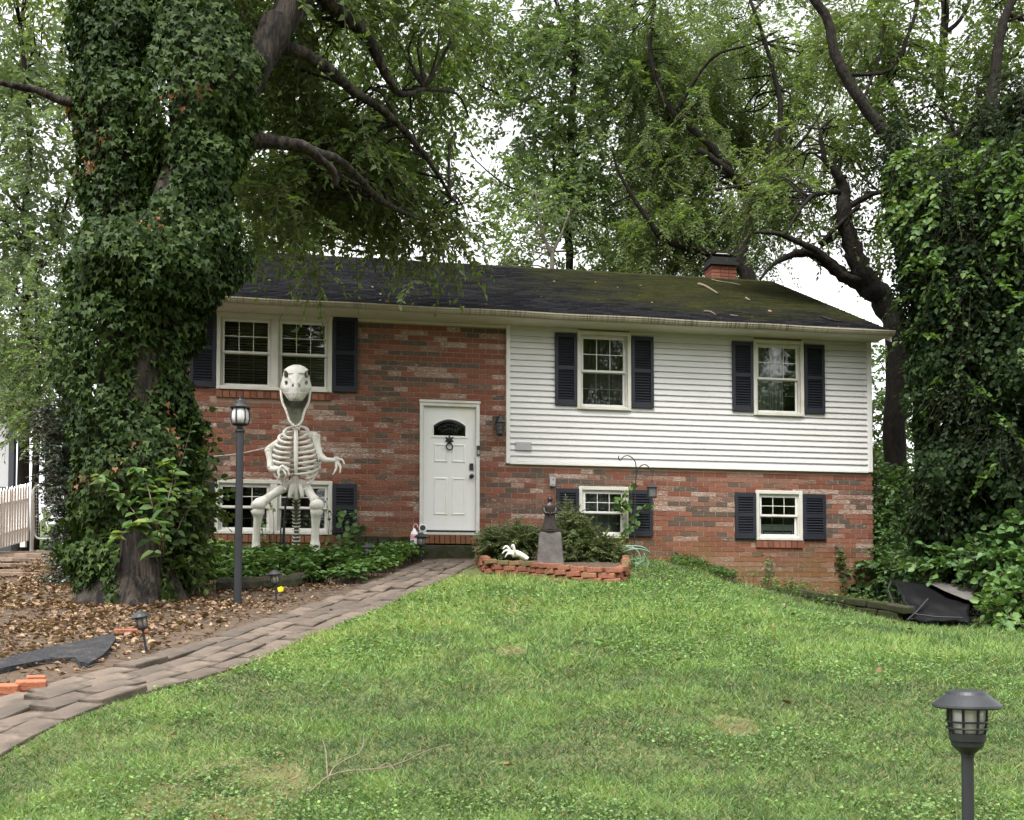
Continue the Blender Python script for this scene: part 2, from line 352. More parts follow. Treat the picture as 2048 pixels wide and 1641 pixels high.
# roof shingle with moss
def roofmat():
    m = mat('shingle', (0,0,0), .97, spec=.04, noise=.45, nscale=28, bump=.6, bscale=60, ramp=[(0,(.007,.008,.009)),(.5,(.013,.013,.015)),(1,(.021,.020,.022))])
    t = m.node_tree; L = t.links.new; b = t.nodes['Principled BSDF']; src = b.inputs['Base Color'].links[0].from_socket
    tc = N(t,'ShaderNodeTexCoord'); sx = N(t,'ShaderNodeSeparateXYZ'); L(tc.outputs['Object'], sx.inputs[0])
    mp = N(t,'ShaderNodeMapping'); mp.inputs['Scale'].default_value = (1,1.2,2.2); L(tc.outputs['Object'], mp.inputs[0])
    n1 = N(t,'ShaderNodeTexNoise'); n1.inputs['Scale'].default_value = 1.1; n1.inputs['Detail'].default_value = 9; n1.inputs['Roughness'].default_value = .72; L(mp.outputs[0], n1.inputs['Vector'])
    ax = N(t,'ShaderNodeMapRange'); ax.inputs[1].default_value = 0.5; ax.inputs[2].default_value = 6.5; ax.inputs[3].default_value = -.30; ax.inputs[4].default_value = .16; L(sx.outputs['X'], ax.inputs[0])
    ay = N(t,'ShaderNodeMapRange'); ay.inputs[1].default_value = -.4; ay.inputs[2].default_value = 1.2; ay.inputs[3].default_value = -.30; ay.inputs[4].default_value = 0; L(sx.outputs['Y'], ay.inputs[0])
    s1 = N(t,'ShaderNodeMath', operation='ADD'); L(n1.outputs['Fac'], s1.inputs[0]); L(ax.outputs[0], s1.inputs[1])
    s2 = N(t,'ShaderNodeMath', operation='ADD'); L(s1.outputs[0], s2.inputs[0]); L(ay.outputs[0], s2.inputs[1])
    mr = N(t,'ShaderNodeMapRange'); mr.inputs[1].default_value=.42; mr.inputs[2].default_value=.66; mr.inputs[4].default_value=.88; L(s2.outputs[0], mr.inputs[0])
    n2 = N(t,'ShaderNodeTexNoise'); n2.inputs['Scale'].default_value = 3.2; n2.inputs['Detail'].default_value = 9; n2.inputs['Roughness'].default_value = .75; L(mp.outputs[0], n2.inputs['Vector'])
    cm = N(t,'ShaderNodeMix', data_type='RGBA'); m4 = N(t,'ShaderNodeMapRange'); m4.inputs[1].default_value=.4; m4.inputs[2].default_value=.65; L(n2.outputs['Fac'], m4.inputs[0]); L(m4.outputs[0], cm.inputs[0])
    cm.inputs[6].default_value = (.022,.025,.009,1); cm.inputs[7].default_value = (.042,.043,.013,1)
    mx = N(t,'ShaderNodeMix', data_type='RGBA'); L(mr.outputs[0], mx.inputs[0]); L(src, mx.inputs[6]); L(cm.outputs[2], mx.inputs[7]); L(mx.outputs[2], b.inputs['Base Color'])
roofmat()
# gutter: off-white with black run-off streaks
def guttermat():
    m = mat('gutter_paint', (.33,.295,.22), .6, noise=.1, nscale=5)
    t = m.node_tree; L = t.links.new; b = t.nodes['Principled BSDF']; src = b.inputs['Base Color'].links[0].from_socket
    tc = N(t,'ShaderNodeTexCoord'); mp = N(t,'ShaderNodeMapping'); mp.inputs['Scale'].default_value = (34,1,1.0); L(tc.outputs['Object'], mp.inputs[0])
    n1 = N(t,'ShaderNodeTexNoise'); n1.inputs['Scale'].default_value = 2.0; n1.inputs['Detail'].default_value = 5; L(mp.outputs[0], n1.inputs['Vector'])
    n2 = N(t,'ShaderNodeTexNoise'); n2.inputs['Scale'].default_value = .8; L(tc.outputs['Object'], n2.inputs['Vector'])
    ml = N(t,'ShaderNodeMath', operation='MULTIPLY'); L(n1.outputs['Fac'], ml.inputs[0]); L(n2.outputs['Fac'], ml.inputs[1])
    mr = N(t,'ShaderNodeMapRange'); mr.inputs[1].default_value=.25; mr.inputs[2].default_value=.40; mr.inputs[4].default_value=.8; L(ml.outputs[0], mr.inputs[0])
    mx = N(t,'ShaderNodeMix', data_type='RGBA'); L(mr.outputs[0], mx.inputs[0]); L(src, mx.inputs[6]); mx.inputs[7].default_value = (.05,.045,.03,1); L(mx.outputs[2], b.inputs['Base Color'])
guttermat()
leafmat('grass', [(0,(.055,.098,.040)),(.28,(.115,.195,.068)),(.55,(.205,.325,.100)),(.8,(.300,.415,.120)),(.87,(.27,.28,.11)),(.95,(.32,.26,.14)),(1,(.30,.19,.11))], .3, .25)
leafmat('ivy_leaf', [(0,(.012,.024,.007)),(.5,(.032,.060,.014)),(.85,(.064,.105,.022)),(.95,(.115,.155,.035)),(.985,(.115,.155,.035)),(1,(.24,.12,.055))], .18, .16, .55)
leafmat('dark_ivy', [(0,(.008,.016,.006)),(.5,(.017,.034,.011)),(.8,(.036,.064,.018)),(.92,(.066,.105,.028)),(1,(.09,.13,.035))], .2, .12, .55)
leafmat('canopy_leaf', [(0,(.055,.090,.036)),(.5,(.105,.160,.056)),(.85,(.165,.225,.072)),(1,(.24,.30,.085))], .52, .22)  # lightened in part to paint haze onto the rear crowns
leafmat('back_leaf_hazed', [(0,(.070,.112,.056)),(.5,(.115,.175,.078)),(.9,(.180,.245,.098)),(1,(.24,.30,.12))], .52, .2)  # distance haze put into the leaf colour, no volume
leafmat('pale_leaf_hazed', [(0,(.115,.165,.105)),(.5,(.155,.215,.13)),(1,(.22,.28,.15))], .52, .2)  # farther crowns: greens paled further to paint in haze
leafmat('yew_leaf', [(0,(.050,.085,.034)),(.6,(.115,.170,.056)),(.85,(.18,.225,.08)),(1,(.25,.20,.11))], .15, .25)
leafmat('cover_leaf', [(0,(.040,.088,.034)),(.55,(.090,.175,.052)),(.9,(.160,.255,.070)),(1,(.25,.31,.07))], .25, .3)
leafmat('bright_leaf', [(0,(.045,.10,.028)),(.7,(.095,.165,.035)),(1,(.20,.24,.05))], .3, .3)
leafmat('vine_leaf', [(0,(.045,.085,.028)),(.6,(.10,.15,.04)),(.85,(.20,.22,.07)),(1,(.30,.20,.09))], .3, .2)
leafmat('holly_leaf', [(0,(.014,.030,.018)),(.7,(.030,.055,.030)),(1,(.10,.14,.09))], .08, .6, .28)
leafmat('dry_leaf', [(0,(.075,.045,.03)),(.3,(.15,.09,.055)),(.6,(.24,.155,.10)),(.85,(.35,.25,.165)),(.97,(.40,.32,.16)),(1,(.40,.17,.08))], .1, .15)
# ---------------------------------------------------------------- terrain
def H(X, Y):
    X = np.asarray(X, float); Y = np.asarray(Y, float)
    a = -1.5 + .136 * Y
    k = .10; top = 1.12
    a = -k * np.log(np.exp(-a / k) + np.exp(-top / k))            # levels off beside the house
    a = np.where(Y < 0, -1.5 - .0 * Y, a)
    drop = -.87 * sstep(1.2, 6.3, X) * sstep(6.5, 16.3, Y)
    far = -.9 * sstep(24, 45, Y)
    P = np.stack([X.ravel(), Y.ravel(), np.zeros(X.size)], 1)
    bump = ((vnoise(P, .55, 3) - .5) * .10 + (vnoise(P, 1.7, 4) - .5) * .035).reshape(X.shape) * sstep(-1, 3, Y)
    return a + drop + far + bump
def h1(x, y): return float(H(np.array([x]), np.array([y]))[0])
def gp(px, py, ymax=40):
    d = ray(px, py); d = d / d[1]; Y = np.linspace(1.5, ymax, 4000); P = d[None] * Y[:, None]
    below = P[:, 2] < H(P[:, 0], P[:, 1]); i = int(np.argmax(below)) if below.any() else -1
    return P[i]
def on(px, Y):
    d = ray(px, 1227); x = d[0] / d[1] * Y; return np.array([x, Y, h1(x, Y)])
xs = np.unique(np.concatenate([np.linspace(-400, -22, 14), np.arange(-22, 22.01, .22), np.linspace(22, 400, 14)]))
ys = np.unique(np.concatenate([np.linspace(-120, -4, 10), np.arange(-4, 30.01, .22), np.linspace(30, 600, 20)]))
gx, gy = np.meshgrid(xs, ys); gz = H(gx, gy); V = np.stack([gx.ravel(), gy.ravel(), gz.ravel()], 1)
nx, ny = len(xs), len(ys); I = np.arange(nx * ny).reshape(ny, nx)
Q = np.stack([I[:-1, :-1].ravel(), I[:-1, 1:].ravel(), I[1:, 1:].ravel(), I[1:, :-1].ravel()], 1)
# path centre line: photo pixels dropped on the ground
PATH_PX = [(-60,1470),(0,1447),(140,1395),(345,1343),(490,1290),(625,1240),(750,1193),(845,1152),(905,1122)]
PATH = smoothpts(np.array([gp(*p)[:2] for p in PATH_PX]), 10)
PATH = np.concatenate([[PATH[0] - 6 * (PATH[6] - PATH[0]) / np.linalg.norm(PATH[6] - PATH[0])], PATH])
def path_side(X, Y):
    """signed distance to the path centre: positive on the lawn side"""
    px = np.interp(Y, PATH[:, 1], PATH[:, 0]); k = np.gradient(PATH[:, 0], PATH[:, 1])
    sl = np.interp(Y, PATH[:, 1], k); return (X - px) / np.sqrt(1 + sl * sl)
def groundmat():
    m = mat('ground', (0,0,0), .95, noise=.35, nscale=9, bump=.8, bscale=26, ramp=[(0,(.095,.066,.045)),(1,(.095,.105,.040))], attr='lawn', coord='Object')
groundmat()
lawn_mask = (path_side(V[:, 0], V[:, 1]) > .3).astype(np.float32)
me = raw_mesh('ground', V, Q, 4, 'ground', smooth=True)
a_ = me.attributes.new('lawn', 'FLOAT', 'POINT'); a_.data.foreach_set('value', lawn_mask)
me.polygons.foreach_set('use_smooth', [True] * len(Q))
tag(link('ground', me), 'grassy and bare soil yard sloping up to the house', None, kind='structure')
# ---------------------------------------------------------------- the house (local frame: x along the front, y into the house, z up)
HOUSE = thing('brick_house', 'split-level house of red brick and white siding with mossy dark roof', 'house', hw(0, 0, 0), TH)
UL, UR, ZT, ZJ = -3.2, 9.585, 4.745, 2.457       # left end, right end, wall top, brick/siding joint
US = 3.118                                       # brick/siding vertical joint
DEP = 8.7
# openings: u0,u1,z0,z1
WIN = {'ul': (-1.51, .284, 3.52, 4.73), 'll': (-1.52, .302, 1.245, 2.105), 'um': (4.305, 5.234, 3.39, 4.71), 'ur': (7.405, 8.329, 3.39, 4.70),
       'lm': (4.335, 5.188, 1.25, 2.112), 'lr': (7.44, 8.294, 1.25, 2.107)}
DOOR = (1.69, 2.67, 1.285, 3.45)
OPEN = [(a + .02, b - .02, c + .02, d - .02) for a, b, c, d in WIN.values()] + [(DOOR[0] + .02, DOOR[1] - .02, DOOR[2] - .3, DOOR[3] - .02)]
BASE = -.3
def rects(u0, u1, z0, z1, holes):
    us = sorted({u0, u1, *[x for h in holes for x in h[:2] if u0 < x < u1]}); zs = sorted({z0, z1, *[x for h in holes for x in h[2:] if z0 < x < z1]})
    for a, b in zip(us, us[1:]):
        for c, d in zip(zs, zs[1:]):
            m = ((a + b) / 2, (c + d) / 2)
            if not any(h[0] < m[0] < h[1] and h[2] < m[1] < h[3] for h in holes): yield a, b, c, d
wb = MB()
for a, b, c, d in rects(UL, UR, BASE, ZT, OPEN): wb.bx(a, b, .0055, .16, c, d)
wb.bx(UL, UL + .14, .16, DEP, BASE, ZT); wb.bx(UR - .14, UR, .16, DEP, BASE, ZT); wb.bx(UL, UR, DEP, DEP + .14, BASE, ZT)
wall = wb.build('wall', 'mortar', HOUSE)
# gable end above the wall on the right (white siding) and interior
g = MB(); RIDGE = 4.35; RZ = 7.12
for u in (UL + .02, UR - .02):
    g = MB(); g.add([(u - .05, 0, ZT), (u + .05, 0, ZT), (u + .05, DEP, ZT), (u - .05, DEP, ZT), (u - .05, RIDGE, RZ - .15), (u + .05, RIDGE, RZ - .15)],
          [(0, 4, 5, 1), (2, 5, 4, 3), (0, 3, 4), (1, 5, 2), (0, 1, 2, 3)]); g.build('gable', 'vinyl', HOUSE)
it = MB(); it.bx(UL + .15, UR - .15, .17, 4.6, 2.35, 2.5); it.bx(UL + .15, UR - .15, 4.5, 4.6, BASE, 2.35); it.bx(UL + .15, UR - .15, 4.5, 4.6, 2.5, 4.8); it.bx(UL + .15, UR - .15, .17, 4.5, 4.75, 4.82)
it.bx(3.0, 3.1, .17, 4.5, BASE, 4.75); it.bx(UL + .15, UR - .15, .17, 4.5, BASE + .9, BASE + 1.0)
it.build('interior', 'dark_room', HOUSE)
# bricks
BL, BH, JT = .2135, .0845, .011
def bricks_of():
    out = []
    zrow = BASE; r = 0
    while zrow < ZT - .02:
        zc = zrow + BH / 2; umax = UR + .03 if zc < ZJ - .02 else US - .012
        top = ZT - .05
        off = (r % 2) * BL / 2; u = UL - off
        while u < umax - .02:
            a, b = max(u, UL), min(u + BL - JT, umax); z0, z1 = zrow, min(zrow + BH - JT, top)
            if zc < ZJ < zrow + BH and a >= US: z1 = min(z1, ZJ - .02)
            segs = [(a, b)]
            for h in OPEN:
                if h[2] - .012 < zc < h[3] + .012:
                    ns = []
                    for p, q in segs:
                        if q <= h[0] or p >= h[1]: ns.append((p, q)); continue
                        if p < h[0]: ns.append((p, h[0]))
                        if q > h[1]: ns.append((h[1], q))
                    segs = ns
            for p, q in segs:
                if q - p > .03 and z1 - z0 > .02: out.append((p, q, z0, z1, zc))
            u += BL
        zrow += BH; r += 1
    return out
allb = [b for b in bricks_of()]
soldier = []                                            # row-lock sills under the openings
for k, (a, b, c, d) in WIN.items():
    if k in ('um', 'ur'): continue
    n = int((b - a) / .105)
    for i in range(n): soldier.append((a + i * (b - a) / n, a + (i + 1) * (b - a) / n - JT, c - .125, c - .014))
sol_zone = [(a, b, c - .128, c) for k, (a, b, c, d) in WIN.items() if k not in ('um', 'ur')]
allb = [b for b in allb if not any(z[0] - .01 < (b[0] + b[1]) / 2 < z[1] + .01 and b[3] > z[2] + .01 and b[2] < z[3] - .01 for z in sol_zone)]
def tone():
    x = random.random()
    if x < .46: return random.uniform(0, .62)
    if x < .68: return random.uniform(.64, .79)
    return random.uniform(.80, 1.0)
# pale bricks run in short strings, as on the real wall
tones = []; prev = .3
for i, b in enumerate(allb):
    if i and allb[i - 1][4] == b[4] and random.random() < .42: tones.append(min(1, max(0, prev + random.uniform(-.04, .04))))
    else: tones.append(tone())
    prev = tones[-1]
vis = [i for i, b in enumerate(allb) if b[1] < 2.6 and b[0] > -1.75 and b[2] > 1.0 and abs(b[1] - b[0] - (BL - JT)) < .002 and abs(b[3] - b[2] - (BH - JT)) < .002]
vis.sort(key=lambda i: allb[i][0]); single = set(vis[:300])
variants = []
for k in range(24):
    m = MB(); tv = (k + .5) / 24
    m.box((0, 0, 0), (BL - JT, .055, BH - JT), None, 0, tv); variants.append(m.mesh('brick', 'house_brick', attr=True))
field = MB()
for i, (a, b, z0, z1, zc) in enumerate(allb):
    pr = random.uniform(-.0025, .0025)
    if i in single:
        o = link('brick', variants[min(23, int(tones[i] * 24))], wall); o.location = ((a + b) / 2, .0275 + pr, (z0 + z1) / 2)
        o.rotation_euler = (0, random.uniform(-.006, .006), random.uniform(-.006, .006))
    else:
        field.bx(a, b, pr, .055 + pr, z0, z1, 0, tones[i])
for a, b, c, d in soldier: field.bx(a, b, -.03, .05, c, d, 0, random.uniform(0, .45))
# return of the brickwork round the right corner
z = BASE; r = 0
while z < ZJ - .03:
    y = .06 - (r % 2) * .1
    while y < DEP:
        a, b = max(y, .058), min(y + BL - JT, DEP)
        if b - a > .03: field.bx(UR - .02, UR + .03, a, b, z, min(z + BH - JT, ZJ - .02), 0, tone())
        y += BL
    z += BH; r += 1
fo = field.build('brickwork', 'house_brick', wall, attr=True); fo['kind'] = 'stuff'
# siding
sd = MB()
sd.bx(US - .01, US + .055, -.045, .012, ZJ, ZT); sd.bx(UR - .075, UR + .012, -.045, .012, ZJ, ZT); sd.bx(UR - .0, UR + .012, -.045, .09, ZJ, ZT); sd.bx(US + .055, UR - .075, -.046, .012, ZJ - .012, ZJ + .028)
siding = sd.build('siding', 'white_paint', HOUSE, bevel=.004)
EX = .0995; z = ZJ + .030; nb = 0
holes = [(WIN['um'][0] + .02, WIN['um'][1] - .02, WIN['um'][2] + .02, WIN['um'][3] - .02), (WIN['ur'][0] + .02, WIN['ur'][1] - .02, WIN['ur'][2] + .02, WIN['ur'][3] - .02)]
while z < ZT - .03:
    z1 = min(z + EX, ZT - .004); segs = [(US + .056, UR - .076)]
    for h in holes:
        if h[2] < z1 and z < h[3]:
            ns = []
            for p, q in segs:
                if h[0] > p and h[1] < q: ns += [(p, h[0]), (h[1], q)]
                else: ns.append((p, q))
            segs = ns
    for p, q in segs:
        m = MB(); j = random.uniform(-.001, .001); e = z1 + .012
        # Dutch-lap profile: proud at the butt edge, tucked under the board above
        m.add([(p, -.030 + j, z), (q, -.030 + j, z), (p, -.026 + j, z + .004), (q, -.026 + j, z + .004), (p, -.030 + j, z + .008), (q, -.030 + j, z + .008), (p, -.007, e), (q, -.007, e), (p, .011, z), (q, .011, z), (p, .011, e), (q, .011, e)],
              [(0, 1, 3, 2), (2, 3, 5, 4), (4, 5, 7, 6), (8, 9, 1, 0), (6, 7, 11, 10), (9, 8, 10, 11), (0, 2, 4, 6, 10, 8), (1, 9, 11, 7, 5, 3)])
        m.build('siding_board', 'vinyl', siding)
    z += EX; nb += 1
side = MB(); z = ZJ
while z < ZT:      # boards on the right flank
    side.add([(UR + .03, .09, z), (UR + .03, DEP, z), (UR + .008, DEP, z + EX), (UR + .008, .09, z + EX)], [(0, 1, 2, 3)]); z += EX
so = side.build('flank_boards', 'vinyl', siding); so['kind'] = 'stuff'
# frieze, soffit, gutter, roof
ROOF_E, ROOF_Z = -.55, 4.80; SL = (RZ - ROOF_Z) / (RIDGE - ROOF_E); RUR, RUL = 9.72, UL - .13
fz = MB(); fz.bx(UL, US, -.03, .012, ZT - .05, ZT - .002); fz.bx(-1.56, .33, -.044, -.031, ZT - .022, ZT - .003); fz.build('frieze_board', 'white_trim', HOUSE, bevel=.004)
sf = MB(); sf.bx(RUL + .03, RUR - .02, -.50, -.001, ZT, ZT + .02); sf.build('soffit', 'soffit', HOUSE)
gt = MB(); prof = [(-.50, ZT + .012), (-.55, ZT + .012), (-.575, ZT + .045), (-.575, ZT + .055), (-.588, ZT + .072), (-.588, ZT + .090), (-.578, ZT + .090), (-.574, ZT + .075), (-.505, ZT + .075)]
n = len(prof); segs = 40; vs = []
for i in range(segs + 1):
    u = RUL - .02 + (RUR + .05 - RUL) * i / segs; sag = -.006 * math.sin(i * .9) - .02 * (i / segs) ** 3
    vs += [(u, y, zz + sag) for y, zz in prof]
gt.add(vs, [(i*n + j, i*n + (j+1) % n, (i+1)*n + (j+1) % n, (i+1)*n + j) for i in range(segs) for j in range(n)] + [tuple(range(n)), tuple(segs*n + j for j in range(n))[::-1]])
gt.build('gutter', 'gutter_paint', HOUSE)
fb = MB(); fb.bx(RUL + .02, RUR - .01, -.502, -.475, ZT - .005, ZT + .10); fb.build('fascia', 'white_trim', HOUSE)
rf = MB(); ca = math.atan(SL)
def slope(y): return ROOF_Z + (y - ROOF_E) * SL
rf.add([(RUL, ROOF_E + .03, slope(ROOF_E + .03) - .05), (RUR, ROOF_E + .03, slope(ROOF_E + .03) - .05), (RUR, RIDGE, RZ - .05), (RUL, RIDGE, RZ - .05), (RUL, ROOF_E + .03, slope(ROOF_E + .03) - .01), (RUR, ROOF_E + .03, slope(ROOF_E + .03) - .01), (RUR, RIDGE, RZ - .01), (RUL, RIDGE, RZ - .01)],
       [(0, 3, 2, 1), (4, 5, 6, 7), (0, 1, 5, 4), (1, 2, 6, 5), (3, 0, 4, 7)])
yb = 2 * RIDGE - ROOF_E
rf.add([(RUL, RIDGE, RZ - .01), (RUR, RIDGE, RZ - .01), (RUR, yb, ROOF_Z - .01), (RUL, yb, ROOF_Z - .01), (RUL, RIDGE, RZ - .05), (RUR, RIDGE, RZ - .05), (RUR, yb, ROOF_Z - .05), (RUL, yb, ROOF_Z - .05)], [(0, 1, 2, 3), (4, 7, 6, 5), (0, 3, 7, 4), (1, 5, 6, 2), (3, 2, 6, 7)])
roof = rf.build('roof', 'dark_shingle', HOUSE)
sh = MB(); y = ROOF_E; row = 0; EXP = .135
while y < RIDGE - .02:
    y1 = min(y + EXP * math.cos(ca) * 1.6, RIDGE); u = RUL - (row % 3) * .11 - random.random() * .03
    while u < RUR:
        wdt = .305 + random.uniform(-.006, .006); a, b = max(u, RUL - .012), min(u + wdt - .008, RUR + .012)
        if b - a > .02:
            e = random.uniform(0, .006); l = random.uniform(0, .006); ya = y - e * 2
            za, zb = slope(ya) + .020 + l, slope(y1) + .002
            sh.add([(a, ya, za), (b, ya, za + random.uniform(-.003, .003)), (b, y1, zb), (a, y1, zb), (a, ya, za - .020), (b, ya, za - .020)], [(0, 1, 2, 3), (4, 5, 1, 0), (0, 3, 4), (1, 5, 2)], 0, random.random())
        u += wdt
    y += EXP * math.cos(ca); row += 1
so = sh.build('shingles', 'shingle', roof, attr=True); so['kind'] = 'stuff'
rc = MB(); u = RUL
while u < RUR:
    rc.add([(u, RIDGE - .13, slope(RIDGE - .13) + .022), (min(u + .3, RUR), RIDGE - .13, slope(RIDGE - .13) + .016), (min(u + .3, RUR), RIDGE, RZ + .026), (u, RIDGE, RZ + .034), (min(u + .3, RUR), RIDGE + .13, slope(RIDGE - .13) + .016), (u, RIDGE + .13, slope(RIDGE - .13) + .022)], [(0, 1, 2, 3), (3, 2, 4, 5)], 0, random.random()); u += .14
rc.build('ridge_caps', 'shingle', roof, attr=True)['kind'] = 'stuff'
rk = MB()
for s in (1, -1):
    ya = RIDGE - s * (RIDGE - ROOF_E - .03); rk.add([(RUR - .03, ya, ROOF_Z - .16), (RUR - .005, ya, ROOF_Z - .16), (RUR - .005, RIDGE, RZ - .17), (RUR - .03, RIDGE, RZ - .17), (RUR - .03, ya, ROOF_Z - .04), (RUR - .005, ya, ROOF_Z - .04), (RUR - .005, RIDGE, RZ - .05), (RUR - .03, RIDGE, RZ - .05)], [(0, 1, 2, 3), (4, 7, 6, 5), (0, 4, 5, 1), (1, 5, 6, 2), (2, 6, 7, 3), (3, 7, 4, 0)])
rk.build('rake_board', 'white_trim', HOUSE)
# chimney just behind the ridge
cu, cz = fac(1438, 553, off=-RIDGE - .45); cw = .56
ch = MB(); ch.bx(cu - cw/2 + .02, cu + cw/2 - .02, RIDGE + .17, RIDGE + .63, 6.2, 7.48); chim = ch.build('chimney', 'mortar', HOUSE)
cbm = []
for k in range(4):
    m = MB(); m.box((0, 0, 0), (.19, .05, .066), None, 0, (.12, .33, .5, .25)[k]); cbm.append(m.mesh('brick', 'house_brick', attr=True))
for r in range(10):
    z = 6.74 + r * .0765
    for i in range(3):
        o = link('brick', random.choice(cbm), chim); o.location = (cu - .185 + i * .187 + (0 if r % 2 else -.0), RIDGE + .17, z); o.scale = (.93, 1, 1)
        if i < 2:
            for s in (-1, 1):
                q = link('brick', random.choice(cbm), chim); q.location = (cu + s * (cw/2 - .02), RIDGE + .29 + i * .2, z); q.rotation_euler = (0, 0, math.pi / 2)
cc = MB(); cc.bx(cu - .32, cu + .32, RIDGE + .09, RIDGE + .71, 7.482, 7.55); cc.bx(cu - .27, cu + .27, RIDGE + .14, RIDGE + .66, 7.55, 7.66)
cc.lathe([(.37, 0), (.39, .012), (.22, .05), (.20, .07)], (cu, RIDGE + .40, 7.70), 4, R=rotz(math.pi/4)); 
for s in (-1, 1):
    for q in (-1, 1): cc.bx(cu + s*.26 - .015, cu + s*.26 + .015, RIDGE + .40 + q*.22 - .015, RIDGE + .40 + q*.22 + .015, 7.66, 7.71)
cc.build('chimney_cap', 'black_metal', chim)
lid = MB(); lid.lathe([(.20, 0), (.16, .02), (.05, .03)], (cu, RIDGE + .40, 7.7705), 4, R=rotz(math.pi/4)); lid.build('cap_lid', 'galvanised', chim)
# ---------------------------------------------------------------- windows
def sash(mb, a, b, c, d, y, t=.035, dp=.035):
    mb.bx(a, a + t, y, y + dp, c, d); mb.bx(b - t, b, y, y + dp, c, d); mb.bx(a + t, b - t, y, y + dp, c, c + t); mb.bx(a + t, b - t, y, y + dp, d - t, d)
def window(key, double, name_label, cover, proud):
    a, b, c, d = WIN[key]; fr = MB(); t = .062; y0 = -proud; y1 = .10
    fr.bx(a, a + t, y0, y1, c, d); fr.bx(b - t, b, y0, y1, c, d); fr.bx(a + t, b - t, y0 + .002, y1, d - t, d); fr.bx(a + t, b - t, y0 - .015, y1, c, c + t * .8)
    bays = [(a + t, b - t)]
    if double:
        m = (a + b) / 2; fr.bx(m - .055, m + .055, y0 + .004, y1, c + t * .8, d - t); bays = [(a + t, m - .055), (m + .055, b - t)]
    W = fr.build('window', 'white_trim', HOUSE, bevel=.005)
    if name_label: W['label'] = name_label
    for bi, (p, q) in enumerate(bays):
        zc, zd = c + t * .8, d - t; zm = (zc + zd) / 2; g = .022
        # blind stop, then upper sash outside, lower sash behind it
        st = MB(); sash(st, p, q, zc, zd, .012, .022, .07); st.build('stop', 'white_trim', W)
        for up in (1, 0):
            lo, hi = (zm - .012, zd - .022) if up else (zc + .022, zm + .014); yy = .022 if up else .056
            s_ = MB(); sash(s_, p + .022, q - .022, lo, hi, yy, .036, .03)
            s_.build('sash', 'white_paint', W, bevel=.003)
            gm_ = MB(); pa, pb = p + .058, q - .058; la, lb = lo + .036, hi - .036
            yb_ = yy - .002 if up else yy + .013
            for k in (1, 2): x = pa + (pb - pa) * k / 3; gm_.bx(x - .0055, x + .0055, yb_, yb_ + .007, la, lb)
            x = (la + lb) / 2; gm_.bx(pa, pb, yb_ + .0005, yb_ + .0065, x - .0055, x + .0055)
            gm_.build('glazing_bars', 'white_paint', W)
            pn = MB(); pn.bx(pa - .005, pb + .005, yy + .007, yy + .010, la - .005, lb + .005); pn.build('pane', 'glass', W)
        if cover[bi] == 'blind':
            bl = MB(); z = zc + .05
            while z < zd: bl.box(((p + q) / 2, .120, z), (q - p - .04, .045, .003), rotx(math.radians(random.uniform(38, 62)))); z += .042
            bl.build('blind', 'blind', W)
        elif cover[bi] in ('curtain', 'part', 'sheer'):
            cu_ = MB(); x1 = q - .01 if cover[bi] != 'part' else p + (q - p) * .72; nn = 60; pts = []
            for i in range(nn + 1):
                x = p + .01 + (x1 - p - .01) * i / nn; yy = .19 + .025 * math.sin(i * .8) + .012 * math.sin(i * 2.1 + 1)
                pts += [(x, yy, zc - .1), (x, yy, zd + .05)]
            cu_.add(pts, [(2*i, 2*i + 2, 2*i + 3, 2*i + 1) for i in range(nn)]); cu_.build('curtain', 'curtain' if cover[bi] != 'sheer' else 'dark_curtain', W, smooth=True)
        elif cover[bi] == 'unit':
            un = MB(); un.bx(p + .03, q - .03, .092, .32, zc + .03, zc + .23); un.bx(p + .11, q - .09, .086, .092, zc + .10, zc + .125, 1); un.bx(p + .11, p + .125, .086, .092, zc + .03, zc + .10, 1); un.bx(q - .105, q - .09, .086, .092, zc + .03, zc + .10, 1)
            un.build('window_unit', ['white_plastic', 'dark_grey_metal'], W, bevel=.008)
    return W
window('ul', True, 'double window with blinds behind the skeleton head', ['blind', 'blind'], .035)
window('ll', True, 'low double basement window behind the skeleton legs', ['none', 'none'], .02)
window('um', False, 'upper window with dark curtain', ['sheer'], .05)
window('ur', False, 'upper window with pale curtain drawn to one side', ['part'], .05)
window('lm', False, 'low window above the right yew', ['curtain'], .02)
window('lr', False, 'low window with a white unit in its lower sash', ['unit'], .02)
def shutter(u0, u1, z0, z1, y=-.012):
    m = MB(); t = .055; y0, y1 = y - .032, y
    m.bx(u0, u0 + t, y0, y1, z0, z1); m.bx(u1 - t, u1, y0, y1, z0, z1)
    zr = z0 + (z1 - z0) * .52
    for a, b in ((z0, z0 + .10), (zr - .035, zr + .035), (z1 - .075, z1)): m.bx(u0 + t, u1 - t, y0 + .001, y1, a, b)
    m.bx(u0 + t, u1 - t, y1 - .006, y1 - .001, z0 + .1, z1 - .075)
    S = m.build('shutter', 'navy_shutter', HOUSE, bevel=.004)
    lv = MB()
    for a, b in ((z0 + .10, zr - .035), (zr + .035, z1 - .075)):
        n = max(3, int((b - a) / .042)); st = (b - a) / n
        for i in range(n): lv.box(((u0 + u1) / 2, y0 + .014, a + (i + .5) * st), (u1 - u0 - 2 * t, .030, .008), rotx(math.radians(42)))
    lv.build('louvres', 'navy_shutter', S)
for q in ((.292, .688, 3.54, 4.75), (-1.91, -1.515, 3.54, 4.74)): shutter(*q)
for q in ((.308, .688, 1.275, 2.062), (-1.905, -1.525, 1.275, 2.062)): shutter(*q)
for q in ((3.925, 4.30, 3.445, 4.655), (5.24, 5.625, 3.445, 4.655), (7.02, 7.40, 3.45, 4.65), (8.335, 8.71, 3.45, 4.65)): shutter(*q, y=-.031)
